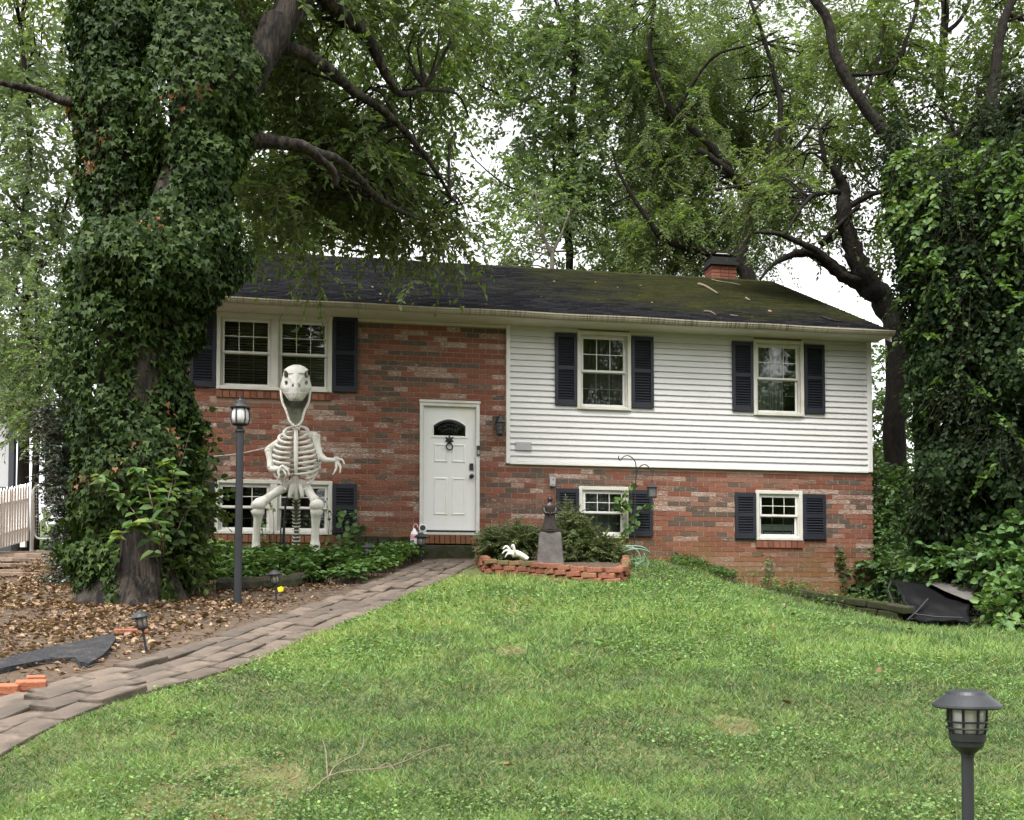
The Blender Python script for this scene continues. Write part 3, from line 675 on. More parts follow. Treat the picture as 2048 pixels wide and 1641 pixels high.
for q in ((3.95, 4.332, 1.285, 2.065), (5.192, 5.60, 1.285, 2.065), (7.06, 7.437, 1.272, 2.052), (8.30, 8.71, 1.272, 2.052)): shutter(*q)
# ---------------------------------------------------------------- front door
a, b, c, d = DOOR
df = MB(); df.bx(a, a + .055, -.03, .13, c, d); df.bx(b - .06, b, -.03, .13, c, d); df.bx(a + .055, b - .06, -.028, .13, d - .085, d); df.bx(a - .012, b + .012, -.045, -.0305, d - .03, d + .012); df.bx(a + .055, a + .075, -.0, .12, c + .09, d - .085)
DFR = df.build('door_frame', 'white_paint', HOUSE, bevel=.006)
th_ = MB(); th_.bx(a - .01, b + .01, -.09, .12, c - .022, c + .022); th_.build('threshold', 'white_trim', DFR, bevel=.006)
sw = MB(); sw.bx(a + .075, b - .06, .03, .06, c + .022, c + .065); sw.build('door_sweep', 'black_metal', DFR)
la, lb, lc, ld = a + .075, b - .062, c + .067, d - .087
dm = MB(); hol = (la + .155, lb - .165, ld - .47, ld - .19)
FC = ((hol[0] + hol[1]) / 2, hol[2]); FWD = (hol[1] - hol[0]) / 2
def arch(n=17, k=1.0):
    pts = [(FC[0] - FWD * k, FC[1])]
    for i in range(n):
        s = -1 + 2 * i / (n - 1); pts.append((FC[0] + FWD * k * s, FC[1] + .16 * k + .10 * k * (1 - s * s)))
    pts.append((FC[0] + FWD * k, FC[1])); return pts
for p in rects(la, lb, lc, ld, [hol]): dm.bx(p[0], p[1], .03, .075, p[2], p[3])
ar = arch(); top = ld - .19                                      # spandrels above the arch
for i in range(1, len(ar) - 2):
    (x0, z0), (x1, z1) = ar[i], ar[i + 1]; dm.add([(x0, .03, z0), (x1, .03, z1), (x1, .03, top + .0005), (x0, .03, top + .0005), (x0, .075, z0), (x1, .075, z1), (x1, .075, top), (x0, .075, top)], [(0, 1, 2, 3), (0, 4, 5, 1), (4, 7, 6, 5)])
DR = dm.build('door', 'door_paint', HOUSE)
am = MB()                                                        # raised moulding round the fan light
A0, A1 = arch(k=1.0), arch(k=1.10); n = len(A0)
vs = [(x, .030, z) for x, z in A0] + [(x, .018, (z + w_[1]) / 2) for (x, z), w_ in zip(A0, A1)] + [(x, .0295, z) for x, z in A1]
am.add(vs, [(i, i + 1, n + i + 1, n + i) for i in range(n - 1)] + [(n + i, n + i + 1, 2*n + i + 1, 2*n + i) for i in range(n - 1)])
am.bx(FC[0] - FWD * 1.12, FC[0] + FWD * 1.12, .016, .0302, FC[1] - .035, FC[1]); am.build('moulding', 'door_paint', DR)
gp_ = MB(); gp_.add([(x, .055, z) for x, z in A0], [tuple(range(n))]); gp_.build('fanlight', 'glass', DR)
cm_ = MB()
for k in (.93, .72, .45): cm_.tube([(x, .050, z) for x, z in arch(k=k)[1:-1]], .005 if k < .9 else .012, 5)
for s in (-.75, -.5, -.25, 0, .25, .5, .75):
    cm_.tube([(FC[0] + FWD * s * .5, .050, FC[1] + .05 * (1 - abs(s))), (FC[0] + FWD * s, .050, FC[1] + .15 + .10 * (1 - s * s))], .004, 5)
cm_.build('leading', 'black_metal', DR)
for (p, q) in ((la + .155, la + .385), (lb - .395, lb - .165)):
    for (r_, s_) in ((lc + .24, lc + .86), (lc + 1.10, ld - .60)):
        pm = MB(); e = .022
        O = [(p, r_), (q, r_), (q, s_), (p, s_)]; M_ = [(p + e, r_ + e), (q - e, r_ + e), (q - e, s_ - e), (p + e, s_ - e)]; I_ = [(p + 2*e, r_ + 2*e), (q - 2*e, r_ + 2*e), (q - 2*e, s_ - 2*e), (p + 2*e, s_ - 2*e)]
        vs = [(x, .0295, z) for x, z in O] + [(x, .015, z) for x, z in M_] + [(x, .027, z) for x, z in I_]
        pm.add(vs, [(i, (i + 1) % 4, 4 + (i + 1) % 4, 4 + i) for i in range(4)] + [(4 + i, 4 + (i + 1) % 4, 8 + (i + 1) % 4, 8 + i) for i in range(4)] + [(8, 9, 10, 11)])
        pm.build('panel', 'door_paint', DR)
kc = ((la + lb) / 2 - .01, fac(897, 885)[1])                      # knocker: pointed leaf-shaped plate with a ring
kn = MB(); star = []
for i in range(14):
    t_ = math.pi * 2 * i / 14 + math.pi / 2; r_ = (.085 if i % 2 == 0 else .045) * (1.1 if math.sin(t_) > 0 else .9); star.append((kc[0] + r_ * math.cos(t_) * .95, .012 + .0, kc[1] + .035 + r_ * math.sin(t_)))
kn.add(star + [(kc[0], -.012, kc[1] + .035)] + [(x, .03, z) for x, y, z in star], [(i, (i + 1) % 14, 14) for i in range(14)] + [(i, 15 + i, 15 + (i + 1) % 14, (i + 1) % 14) for i in range(14)])
ring = [(kc[0] + .052 * math.cos(t_), -.008, kc[1] - .072 + .052 * math.sin(t_)) for t_ in np.linspace(0, 2 * math.pi, 25)]
kn.tube(ring, .011, 8); kn.build('knocker', 'bronze', DR, smooth=False)
lk = MB(); lz = fac(946, 934)[1]; lk.bx(lb - .10, lb - .035, -.002, .03, lz - .055, lz + .055); lk.build('deadbolt', 'black_metal', DR, bevel=.008)
kb = MB(); kz = fac(946, 953)[1]; kb.lathe([(.034, 0), (.034, .008), (.014, .012), (.014, .035), (.030, .045), (.036, .06), (.030, .075), (.004, .08)], (lb - .068, .03, kz), 16, R=rotx(math.pi / 2)); kb.build('door_knob', 'black_metal', DR, smooth=True)
bz = fac(956, 903)[1]; db = MB(); db.bx(b - .05, b - .0, -.052, -.030, bz - .08, bz + .085); db.bx(b - .042, b - .008, -.056, -.052, bz - .06, bz + .01, 1); db.build('doorbell', ['black_metal', 'grey_plastic'], HOUSE, bevel=.004)
# brick step below the door and stoop
st = MB(); n = 12
for i in range(n):
    u0 = a - .02 + i * (b - a + .04) / n; st.bx(u0, u0 + (b - a + .04) / n - .009, -.12, .06, c - .165, c - .026, 0, random.uniform(0, .6))
st.build('brick_sill', 'house_brick', HOUSE, attr=True, bevel=.004)
sp2 = MB(); sp2.bx(a - .06, b + .10, -.42, -.02, .55, c - .205); sp2.build('stoop', 'moss_stone', HOUSE, bevel=.02)
# wall lantern
lu, lz = fac(1000, 850, off=.12)
wl = MB(); wl.bx(lu - .045, lu + .045, -.032, -.002, lz - .02, lz + .16); wl.tube([(lu, -.03, lz + .10), (lu, -.09, lz + .17), (lu, -.14, lz + .155), (lu, -.14, lz + .11)], .012, 8)
wl.lathe([(.012, .15), (.02, .13), (.035, .11), (.095, .04), (.10, .03), (.085, .025)][::-1], (lu, -.14, lz), 6)
for k in range(6): t_ = k * math.pi / 3; wl.tube([(lu + .075 * math.cos(t_), -.14 + .075 * math.sin(t_), lz + .03), (lu + .055 * math.cos(t_), -.14 + .055 * math.sin(t_), lz - .15)], .006, 5)
for zz, rr in ((-.03, .069), (-.09, .062)): wl.tube([(lu + rr * math.cos(t_), -.14 + rr * math.sin(t_), lz + zz) for t_ in np.linspace(0, 2 * math.pi, 7)], .004, 5)
wl.lathe([(.02, -.19), (.062, -.16), (.062, -.145)], (lu, -.14, lz), 6); WL = wl.build('wall_lantern', 'black_metal', HOUSE)
gg = MB(); gg.lathe([(.05, -.145), (.068, .025)], (lu, -.14, lz), 6); gg.build('lantern_glass', 'dark_glass', WL)
# grey number plate, meter box
pa_, pb_ = fac(1031, 884.5, off=.03), fac(1063, 902, off=.03); m = MB(); m.bx(pa_[0], pb_[0], -.046, -.030, pb_[1], pa_[1]); m.build('number_plate', 'grey_plastic', HOUSE, bevel=.006)
mu, mz = fac(1104, 965); m = MB(); m.bx(mu - .045, mu + .045, -.06, -.002, mz - .07, mz + .075); m.bx(mu - .03, mu + .03, -.066, -.06, mz - .05, mz - .005, 0); m.bx(mu + .0, mu + .02, -.066, -.06, mz + .03, mz + .045, 1); m.build('outlet_box', ['grey_plastic', 'black_metal'], HOUSE, bevel=.006)
# ---------------------------------------------------------------- trees
def blob_pts(blobs, thr, freq, seed, dens=1.0, dY=0.0, rs=1.0):
    P, O = [], []
    for (px, py, rx, ry, Y, rY, n) in blobs:
        n = max(3, int(n * dens)); Y += dY; rY *= rs
        m = int(n * 2.2) + 8; q = RNG.normal(size=(m, 3)); q = nrmz(q) * (RNG.random((m, 1)) ** .42)
        c = atY(px, py, Y); s = Y / FPX
        W = c + q * np.array([rx * s, rY, ry * s])
        keep = vnoise(W, freq, seed) * .65 + vnoise(W, freq * 2.6, seed + 9) * .35 > thr
        W = W[keep][:n]; P.append(W); O.append(np.repeat(c[None], len(W), 0))
    return np.concatenate(P), np.concatenate(O)
def sprays(blobs, ll, lw, k=12, sl=.6, droop=.35, thr=.42, freq=.8, shape='rhomb', seed=1, lm=0, tm=1, hang=.25, pin=False, dens=1.0, dY=0.0, rs=1.0):
    P, O = blob_pts(blobs, thr, freq, seed, dens, dY, rs); n = len(P)
    d = nrmz(P - O) * np.array([1, 1, .5]) + RNG.normal(size=(n, 3)) * .55; d[:, 2] -= droop; d = nrmz(d)
    L = sl * RNG.uniform(.6, 1.3, n); side = nrmz(np.cross(d, np.array([0, 0, 1.0]) + RNG.normal(size=(n, 3)) * .25)); up = np.cross(side, d)
    bp, bd, bn, br = [], [], [], []
    clump = vnoise(P, .7, seed + 3)
    for j in range(k):
        t = (j + .6) / k; s = 1 if j % 2 else -1
        pos = P + d * (L * t)[:, None]; pos[:, 2] -= hang * L * t * t
        jit = .12 if pin else .35
        dd = d * (.45 if pin else .6) + side * s * .9 + RNG.normal(size=(n, 3)) * jit; dd[:, 2] -= .25
        if j == k - 1: dd = d + RNG.normal(size=(n, 3)) * .2; dd[:, 2] -= .3
        bp.append(pos); bd.append(dd); bn.append(up + RNG.normal(size=(n, 3)) * (.35 if pin else .6)); br.append(np.clip(.55 * clump + .55 * RNG.random(n) - .05, 0, 1))
    bp, bd, bn, br = map(np.concatenate, (bp, bd, bn, br)); sc_ = RNG.uniform(.65, 1.25, len(bp))
    V, Fc, R = leaves(bp, bd, bn, ll * sc_, lw * sc_, shape, br)
    E_ = P + d * L[:, None]; E_[:, 2] -= hang * L * .9
    V2, F2, R2 = sticks(P, E_, .007, .003)
    return [(V, Fc, R, lm), (V2, F2, R2, tm)], P
def limb(mb, pts, n=9, k=4, wob=.06, rs=1.0):
    W = np.array([[*atY(x, y, Y), r * rs] for x, y, Y, r in pts]); S = smoothpts(W, k)
    jit = RNG.normal(size=(len(S), 3)) * (S[:, 3:4] * .10); jit[0] = 0
    mb.tube(S[:, :3] + jit, list(S[:, 3]), n, wob=wob); return S
def make_tree(name, label, base, limbs, blobs, leafm, barkm='bark_dark', group=None, conn=70, cat='tree', spk=None, **kw):
    T = thing(name, label, cat, base, group=group)
    mb = MB(base); S = [limb(mb, l, rs=.72 if name != 'leaning_tree' else .9) for l in limbs]
    S = np.concatenate(S) if S else np.zeros((0, 4))
    kw.setdefault('dens', .62); parts, P = sprays(blobs, **kw)
    if len(S) and conn:
        idx = RNG.choice(len(P), min(conn, len(P)), replace=False)
        for i in idx:
            q = P[i]; dst = np.linalg.norm(S[:, :3] - q, axis=1); j = int(np.argmin(dst + np.maximum(0, S[:, 2] - q[2]) * 1.0))
            a = S[j, :3]; L = dst[j]
            if L > 6: continue
            m1 = a * .6 + q * .4 + RNG.normal(size=3) * L * .08 + np.array([0, 0, L * .10]); m2 = a * .25 + q * .75 + RNG.normal(size=3) * L * .07 + np.array([0, 0, L * .06])
            r = min(S[j, 3] * .5, .012 + .012 * L); mb.tube(smoothpts([a, m1, m2, q], 3), list(np.linspace(r, .006, 10)), 5)
    if mb.v: mb.build('trunk', barkm, T, smooth=True)
    leafobj('crown', parts, [leafm, 'twig'], T, base)
    return T
def hull_leaves(cols, ll, shape, dens, seed, mask=None, lm=0, depth=.22, updir=.35, amp=1.0):
    """climbing leaves over lumpy columns. cols: list of polylines (px, py, Y, half-width px)"""
    out = []
    for ci, col in enumerate(cols):
        W = np.array([[*atY(x, y, Y), hwp * Y / FPX] for x, y, Y, hwp in col]); S = smoothpts(W, 6)
        seg = np.linalg.norm(np.diff(S[:, :3], axis=0), axis=1); A = seg * 2 * math.pi * (S[:-1, 3] + S[1:, 3]) / 2
        n = int(A.sum() * dens); si = RNG.choice(len(seg), n, p=A / A.sum()); t = RNG.random(n)[:, None]
        C = S[si] * (1 - t) + S[si + 1] * t; ph = RNG.random(n) * 2 * math.pi
        o = np.stack([np.cos(ph), np.sin(ph), np.zeros(n)], 1); q0 = C[:, :3] + o * C[:, 3:4]
        lump = amp * ((vnoise(q0, 1.3, seed) - .5) * .75 + (vnoise(q0, 3.2, seed + 1) - .5) * .45)
        r = C[:, 3] * (1 + lump) - depth * RNG.random(n) ** 2 + RNG.normal(size=n) * .02
        P = C[:, :3] + o * np.maximum(r, .05)[:, None]
        if mask is not None:
            kp = mask(P); P, o, q0 = P[kp], o[kp], q0[kp]
        n = len(P); hole = vnoise(P, 2.3, seed + 5) > .16; P, o = P[hole], o[hole]; n = len(P)
        nn = o + RNG.normal(size=(n, 3)) * (.5 + .3 * (amp - 1)); nn[:, 2] += updir
        d = RNG.normal(size=(n, 3)) * .45; d[:, 2] -= .9; d += o * .25
        cl = vnoise(P, 1.1, seed + 7); rn = np.clip(.5 * cl + .6 * RNG.random(n) - .08, 0, .97)
        rn = np.where((vnoise(P, 2.2, seed + 8) > .83) & (RNG.random(n) < .16), 1.0, rn)
        s = RNG.uniform(.6, 1.35, n)
        V, Fc, R = leaves(P, d, nn, ll * s, ll * s * 1.0, shape, rn); out.append((V, Fc, R, lm))
    return out
def pix(P):
    d = P / P[:, 1:2]; w_ = P @ FV; return 1024 + FPX * (P @ RV) / w_, PPY - FPX * (P @ UV) / w_
# ---- the ivy-clad tree in the leaf litter
TB = gp(262, 1203)
A = thing('ivy_tree', 'huge ivy-clad tree with forked trunk rising from the leaf litter', 'tree', TB)
mb = MB(TB); Y0 = TB[1]
S = []
# flared trunk with root buttresses
ring_n = 26; prof = [(0, .62), (.15, .55), (.4, .46), (.9, .41), (1.8, .40), (3.2, .40), (4.0, .42)]
vs = []
for z, r in prof:
    for j in range(ring_n):
        t_ = 2 * math.pi * j / ring_n; rr = r * (1 + (.16 * math.exp(-z * 2.5)) * math.sin(5 * t_ + 1) + .05 * math.sin(9 * t_ + z * 2) + .03 * math.sin(15 * t_ + z))
        vs.append(TB + np.array([rr * math.cos(t_) + .02 * z, rr * math.sin(t_), z - .12]))
mb.add(vs, [(i*ring_n+j, i*ring_n+(j+1) % ring_n, (i+1)*ring_n+(j+1) % ring_n, (i+1)*ring_n+j) for i in range(len(prof)-1) for j in range(ring_n)])
S.append(limb(mb, [(268,560,Y0,.36),(245,420,Y0,.30),(222,250,Y0,.27),(205,60,Y0,.25),(195,-200,Y0-.2,.22),(150,-600,Y0-.6,.15)]))
S.append(limb(mb, [(272,580,Y0,.38),(330,470,Y0-.1,.32),(375,330,Y0-.1,.30),(392,180,Y0-.1,.26),(398,0,Y0,.24),(405,-250,Y0,.2),(430,-600,Y0+.3,.12)]))
S.append(limb(mb, [(392,330,Y0-.1,.24),(450,235,Y0+.1,.22),(498,150,Y0+.3,.205),(545,70,Y0+.5,.19),(590,0,Y0+.7,.175),(680,-150,Y0+1.2,.17),(820,-420,Y0+2,.10)]))
S.append(limb(mb, [(440,300,Y0,.10),(500,287,Y0+.2,.092),(545,284,Y0+.3,.08),(600,292,Y0+.5,.068),(640,318,Y0+.7,.05),(668,345,Y0+.9,.045),(672,375,Y0+1,.03)]))
S.append(limb(mb, [(538,85,Y0+.5,.085),(600,105,Y0+.8,.075),(650,135,Y0+1.1,.068),(705,182,Y0+1.5,.06),(770,225,Y0+1.9,.05),(820,275,Y0+2.3,.042),(870,340,Y0+2.7,.03),(905,400,Y0+3,.018)]))
S.append(limb(mb, [(620,-40,Y0+.9,.10),(660,10,Y0+1.1,.09),(710,50,Y0+1.4,.08),(745,95,Y0+1.6,.07),(772,150,Y0+1.8,.055),(800,188,Y0+2,.045),(850,178,Y0+2.3,.02)]))
S.append(limb(mb, [(600,292,Y0+.5,.06),(690,330,Y0+1.2,.05),(760,400,Y0+2,.04),(840,440,Y0+2.8,.02)]))
S.append(limb(mb, [(205,180,Y0-.1,.06),(140,205,Y0-.3,.05),(70,180,Y0-.5,.04),(0,165,Y0-.7,.03),(-80,120,Y0-.9,.02)]))
S = np.concatenate(S)
CB = [(620,50,150,110,13.2,1.8,520),(560,170,90,90,13.4,1.2,230),(730,150,150,120,13.8,1.8,560),(860,70,110,110,14.2,1.6,330),(590,320,100,80,13.6,1.3,360),(700,300,120,90,13.9,1.5,420),
      (560,395,90,70,13.4,1.2,170),(680,370,140,85,13.8,1.4,270),(870,430,90,50,14.8,1.2,80),(920,300,60,80,15,1.2,110),(820,300,110,90,14.5,1.5,330),(830,400,110,70,14.6,1.4,160),(760,430,120,40,14.6,1.2,50),(620,445,60,40,13.2,.8,44),(635,525,16,26,13.0,.25,16),(845,548,34,26,13.9,.4,26),(500,60,50,80,13,.8,120),
      (900,460,60,40,15,.8,34),(500,440,60,40,13.2,.9,44),(900,200,70,80,14.8,1.2,120),
      (450,-150,260,130,12.5,2.6,420),(750,-160,260,130,13.5,2.6,420),(150,-150,220,130,12,2.2,320),(100,-480,420,240,12,3.5,300),(700,-480,420,240,13,3.5,340)]
parts, P = sprays(CB, ll=.125, lw=.052, k=12, sl=.62, droop=.55, thr=.50, freq=.95, seed=21, hang=.4, dens=.52, dY=.9, rs=.85)
for i in RNG.choice(len(P), 110, replace=False):
    q = P[i]; dst = np.linalg.norm(S[:, :3] - q, axis=1); j = int(np.argmin(dst)); a = S[j, :3]; L = dst[j]
    m1 = a * .6 + q * .4 + RNG.normal(size=3) * L * .08 + np.array([0, 0, L * .12]); m2 = a * .25 + q * .75 + RNG.normal(size=3) * L * .06 + np.array([0, 0, L * .08])
    mb.tube(smoothpts([a, m1, m2, q], 3), list(np.linspace(min(.03, .012 + .008 * L), .005, 10)), 5)
tr_o = mb.build('trunk', 'bark', A, smooth=True)
leafobj('crown', parts, ['canopy_leaf', 'twig'], A, TB)
def ivymask(P):
    x, y = pix(P); front = P[:, 1] < Y0 + .1
    bare = (x > 236) & (x < 326) & (y > 1050 + 30 * np.sin(x * .09)) & front
    return ~bare
cols = [[(262,1215,Y0,95),(250,1120,Y0,105),(262,1000,Y0,108),(268,860,Y0,118),(258,720,Y0,128),(285,600,Y0,135),(295,500,Y0,130)],
        [(272,620,Y0,115),(262,520,Y0,108),(250,420,Y0,98),(238,300,Y0,86),(232,130,Y0,92),(232,0,Y0,90),(215,-160,Y0,80)],
        [(315,620,Y0-.1,125),(340,520,Y0-.1,122),(365,420,Y0-.1,115),(390,300,Y0-.1,98),(396,180,Y0-.1,94),(396,60,Y0,90),(396,-160,Y0,80)],
        [(200,1215,Y0-.2,50),(205,1130,Y0-.1,60),(215,1020,Y0-.05,60)],
        [(420,330,Y0,60),(455,240,Y0+.1,40),(478,185,Y0+.2,20)],
        [(352,1190,Y0+.3,30),(358,1080,Y0+.3,40),(362,960,Y0+.3,42),(372,840,Y0+.3,44)]]
ivyp = hull_leaves(cols, .068, 'ivy', 1150, 31, ivymask)
leafobj('ivy', ivyp, 'ivy_leaf', A, TB)
# big pale leaves of a sapling at the foot of the trunk
def sapling(name, label, items, lf, ll, lw, cat='plant', stemr=.008, group=None):
    base = items[0][0]; T = thing(name, label, cat, base, group=group); st = MB(base); LP = []
    for stem in items:
        S_ = smoothpts(stem, 5); st.tube(S_, list(np.linspace(stemr, stemr * .4, len(S_))), 5)
        for i in range(3, len(S_)):
            for s in (-1, 1):
                dd = np.array([s * .8 + random.gauss(0, .3), random.gauss(-.2, .5), random.gauss(-.1, .3)]); LP.append((S_[i], dd, np.array([random.gauss(0, .3), -.5 + random.gauss(0, .3), .9])))
    st.build('stem', 'twig', T)
    n = len(LP); s = RNG.uniform(.6, 1.25, n)
    V, Fc, R = leaves(np.array([p[0] for p in LP]), np.array([p[1] for p in LP]), np.array([p[2] for p in LP]), ll * s, lw * s, 'wide', RNG.random(n))
    k = len(LEAF['wide'][0]); nt_ = len(LEAF['wide'][1])
    for i in range(n):
        vv = V[i*k:(i+1)*k] - base; me_ = raw_mesh('leaf', vv, np.array(LEAF['wide'][1]), 3, lf, R[i*nt_:(i+1)*nt_]); link('leaf', me_, T)
    return T
def pl(*a): return [atY(x, y, Y) for x, y, Y in a]
b1 = gp(330, 1180)
sapling('tree_sapling', 'bright green sapling with big leaves against the ivy-clad trunk', [[b1] + pl((300,1080,11.0),(250,1000,11.0),(200,950,10.9)), [b1] + pl((310,1040,11.0),(290,960,11.0),(270,935,10.9)), [b1] + pl((320,1060,10.9),(275,1050,10.8),(235,1075,10.7)), [b1] + pl((330,1040,11.1),(345,960,11.1),(340,920,11))], 'bright_leaf', .15, .085)
b2 = gp(345, 1172)
sapling('vine_sapling', 'thin sapling with yellowing leaves between trunk and low window', [[b2] + pl((350,1080,12.0),(385,1000,12.2),(430,950,12.4)), [b2] + pl((365,1050,12.0),(400,980,12.3),(415,930,12.4)), [b2] + pl((345,1000,11.9),(370,900,12),(390,830,12.1))], 'cover_leaf', .10, .06)
# ---- trees behind the house
make_tree('maple_tree', 'tall straight-trunked tree standing behind the middle of the roof', on(1140, 27), [
    [(1138,1150,27,.17),(1139,560,27,.14),(1137,470,27,.135),(1140,380,27,.13),(1143,250,27,.12),(1146,180,27,.11),(1155,60,27,.10),(1150,-100,27,.08),(1160,-300,27,.05)],
    [(1137,490,27,.07),(1122,440,26.9,.06),(1112,380,26.8,.05),(1106,300,26.7,.04),(1103,200,26.6,.03)],
    [(1139,420,27,.05),(1080,395,26.5,.04),(1010,370,26,.03),(950,320,25.5,.02)],
    [(1142,300,27,.05),(1070,215,26.5,.045),(1000,190,26,.035),(950,165,25.6,.02)],
    [(1150,120,27,.06),(1120,30,26.8,.05),(1090,-60,26.6,.03)], [(1141,330,27,.05),(1200,250,27,.04),(1260,200,27,.025)]],
    [(1060,40,140,90,26.5,2.2,430),(1140,130,130,110,26.5,2,470),(1010,120,90,80,26.5,1.6,220),(1060,250,90,70,26.5,1.6,210),(1180,280,100,90,27,1.8,330),(1030,380,70,70,26.4,1.2,150),(1090,420,80,60,26.5,1.4,170),(1190,420,80,80,27.2,1.6,230),(1060,490,70,45,26.6,1.2,110),(1200,510,70,35,27,1.2,120),(960,60,80,80,26.5,1.4,130),(1150,370,50,60,26.3,1,100),
     (1100,-160,260,150,26.5,4,500),(1100,-400,200,160,26.5,3,160)], 'back_leaf_hazed', ll=.15, lw=.075, k=13, sl=.75, thr=.46, freq=.75, seed=41, droop=.3, dens=.55)
make_tree('young_tree', 'slim pale forked young tree just behind the roof ridge', on(1102, 24.5), [
    [(1104,1130,24.5,.09),(1104,545,24.5,.075),(1102,510,24.5,.07),(1086,470,24.5,.045),(1078,430,24.4,.035),(1070,380,24.3,.02)], [(1102,512,24.5,.05),(1118,480,24.5,.045),(1130,450,24.5,.03),(1140,420,24.6,.02)]],
    [(1075,420,50,40,24.4,.8,50),(1040,450,50,40,24.4,.8,45),(1135,440,40,40,24.6,.8,35),(1010,510,40,30,24.4,.7,30)], 'back_leaf_hazed', barkm='bark_light', ll=.13, lw=.065, k=11, sl=.6, thr=.4, seed=43, conn=14)
make_tree('locust_tree', 'feathery-leaved tree with dark limbs behind the chimney', on(1470, 25), [
    [(1500,1150,25,.26),(1500,600,25,.24),(1480,520,25,.22),(1500,430,25,.18),(1495,380,24.8,.15),(1470,350,24.8,.12),(1400,300,24.6,.09)],
    [(1480,520,25,.16),(1400,500,25,.13),(1330,480,24.8,.11),(1290,430,24.6,.08),(1240,350,24.4,.05),(1225,300,24.2,.03)],
    [(1495,400,25,.13),(1430,300,25,.11),(1350,230,25,.10),(1320,180,25,.09),(1300,100,25,.07),(1310,0,25,.05)],
    [(1430,380,23.5,.05),(1520,360,23.4,.045),(1590,300,23.2,.04),(1640,230,23,.03),(1660,190,23,.02)],
    [(1500,430,25,.10),(1560,250,25,.09),(1540,120,25,.07),(1500,0,25,.05)], [(1350,230,25,.06),(1420,120,24.6,.045),(1500,90,24.4,.03),(1560,60,24.2,.02)]],
    [(1290,60,110,100,24.5,2,420),(1400,120,120,110,24.5,2,520),(1290,210,110,90,24.5,1.8,430),(1420,270,130,100,24.5,2,560),(1540,220,120,110,24.6,2,480),(1310,340,100,80,24.4,1.8,360),(1440,390,110,70,24.4,1.8,400),(1330,450,90,60,24,1.5,320),(1270,490,70,45,24,1.2,180),(1400,480,90,50,23.6,1.3,300),(1340,520,70,25,23.4,1,140),(1500,470,60,60,24,1.2,150),(1510,60,120,100,24.6,2,400),(1620,90,90,90,24.6,1.6,260),(1580,350,80,60,24.3,1.4,190),(1500,520,40,30,24,.8,60),
     (1400,-150,300,140,24.5,4,700),(1400,-400,260,160,24.5,4,260)], 'canopy_leaf', ll=.135, lw=.042, k=18, sl=.62, thr=.45, freq=.9, seed=51, droop=.6, hang=.55, pin=True, conn=110, dens=.55, dY=1.9)
make_tree('leaning_tree', 'dark bent tree leaning over the right gable of the house', on(1800, 21), [
    [(1800,1180,21,.34),(1792,1000,21,.25),(1790,850,21,.235),(1797,720,21,.235),(1790,650,21,.24),(1765,600,21,.25),(1735,560,20.8,.23),(1712,520,20.7,.20),(1698,470,20.6,.18),(1688,420,20.5,.16),(1690,385,20.5,.13),(1675,350,20.4,.09),(1650,320,20.3,.06),(1640,260,20.2,.04)],
    [(1770,605,21,.17),(1720,570,20.9,.15),(1680,545,20.8,.14),(1645,520,20.7,.125),(1612,505,20.6,.10),(1580,512,20.5,.07),(1545,530,20.4,.045),(1520,560,20.3,.025)],
    [(1735,560,20.8,.10),(1690,555,20.6,.09),(1665,530,20.5,.08),(1630,500,20.4,.07),(1560,470,20.2,.05),(1510,465,20,.03)],
    [(1688,420,20.5,.07),(1730,395,20.4,.06),(1760,385,20.4,.05),(1820,380,20.4,.04)],
    [(1690,460,20.6,.06),(1640,490,20.5,.05),(1720,410,20.4,.04)],
    [(1690,385,20.5,.06),(1630,390,20.3,.05),(1600,420,20.2,.035),(1570,470,20.1,.02)]],
    [(1580,400,80,40,20.3,1.2,170),(1640,350,80,50,20.3,1.2,230),(1590,300,90,60,20.4,1.3,230),(1700,300,70,60,20.5,1.2,170),(1590,450,50,20,20.2,.7,40),(1760,400,60,60,20.6,1.1,150),(1640,440,50,25,20.2,.8,40),(1510,400,50,30,20.2,.8,50),(1745,500,25,50,20.9,.6,45),(1640,470,40,20,20.2,.5,12)],
    'canopy_leaf', ll=.125, lw=.05, k=14, sl=.6, thr=.42, freq=1.0, seed=61, droop=.5, hang=.45, conn=60, dY=.9, rs=.7, dens=.5)
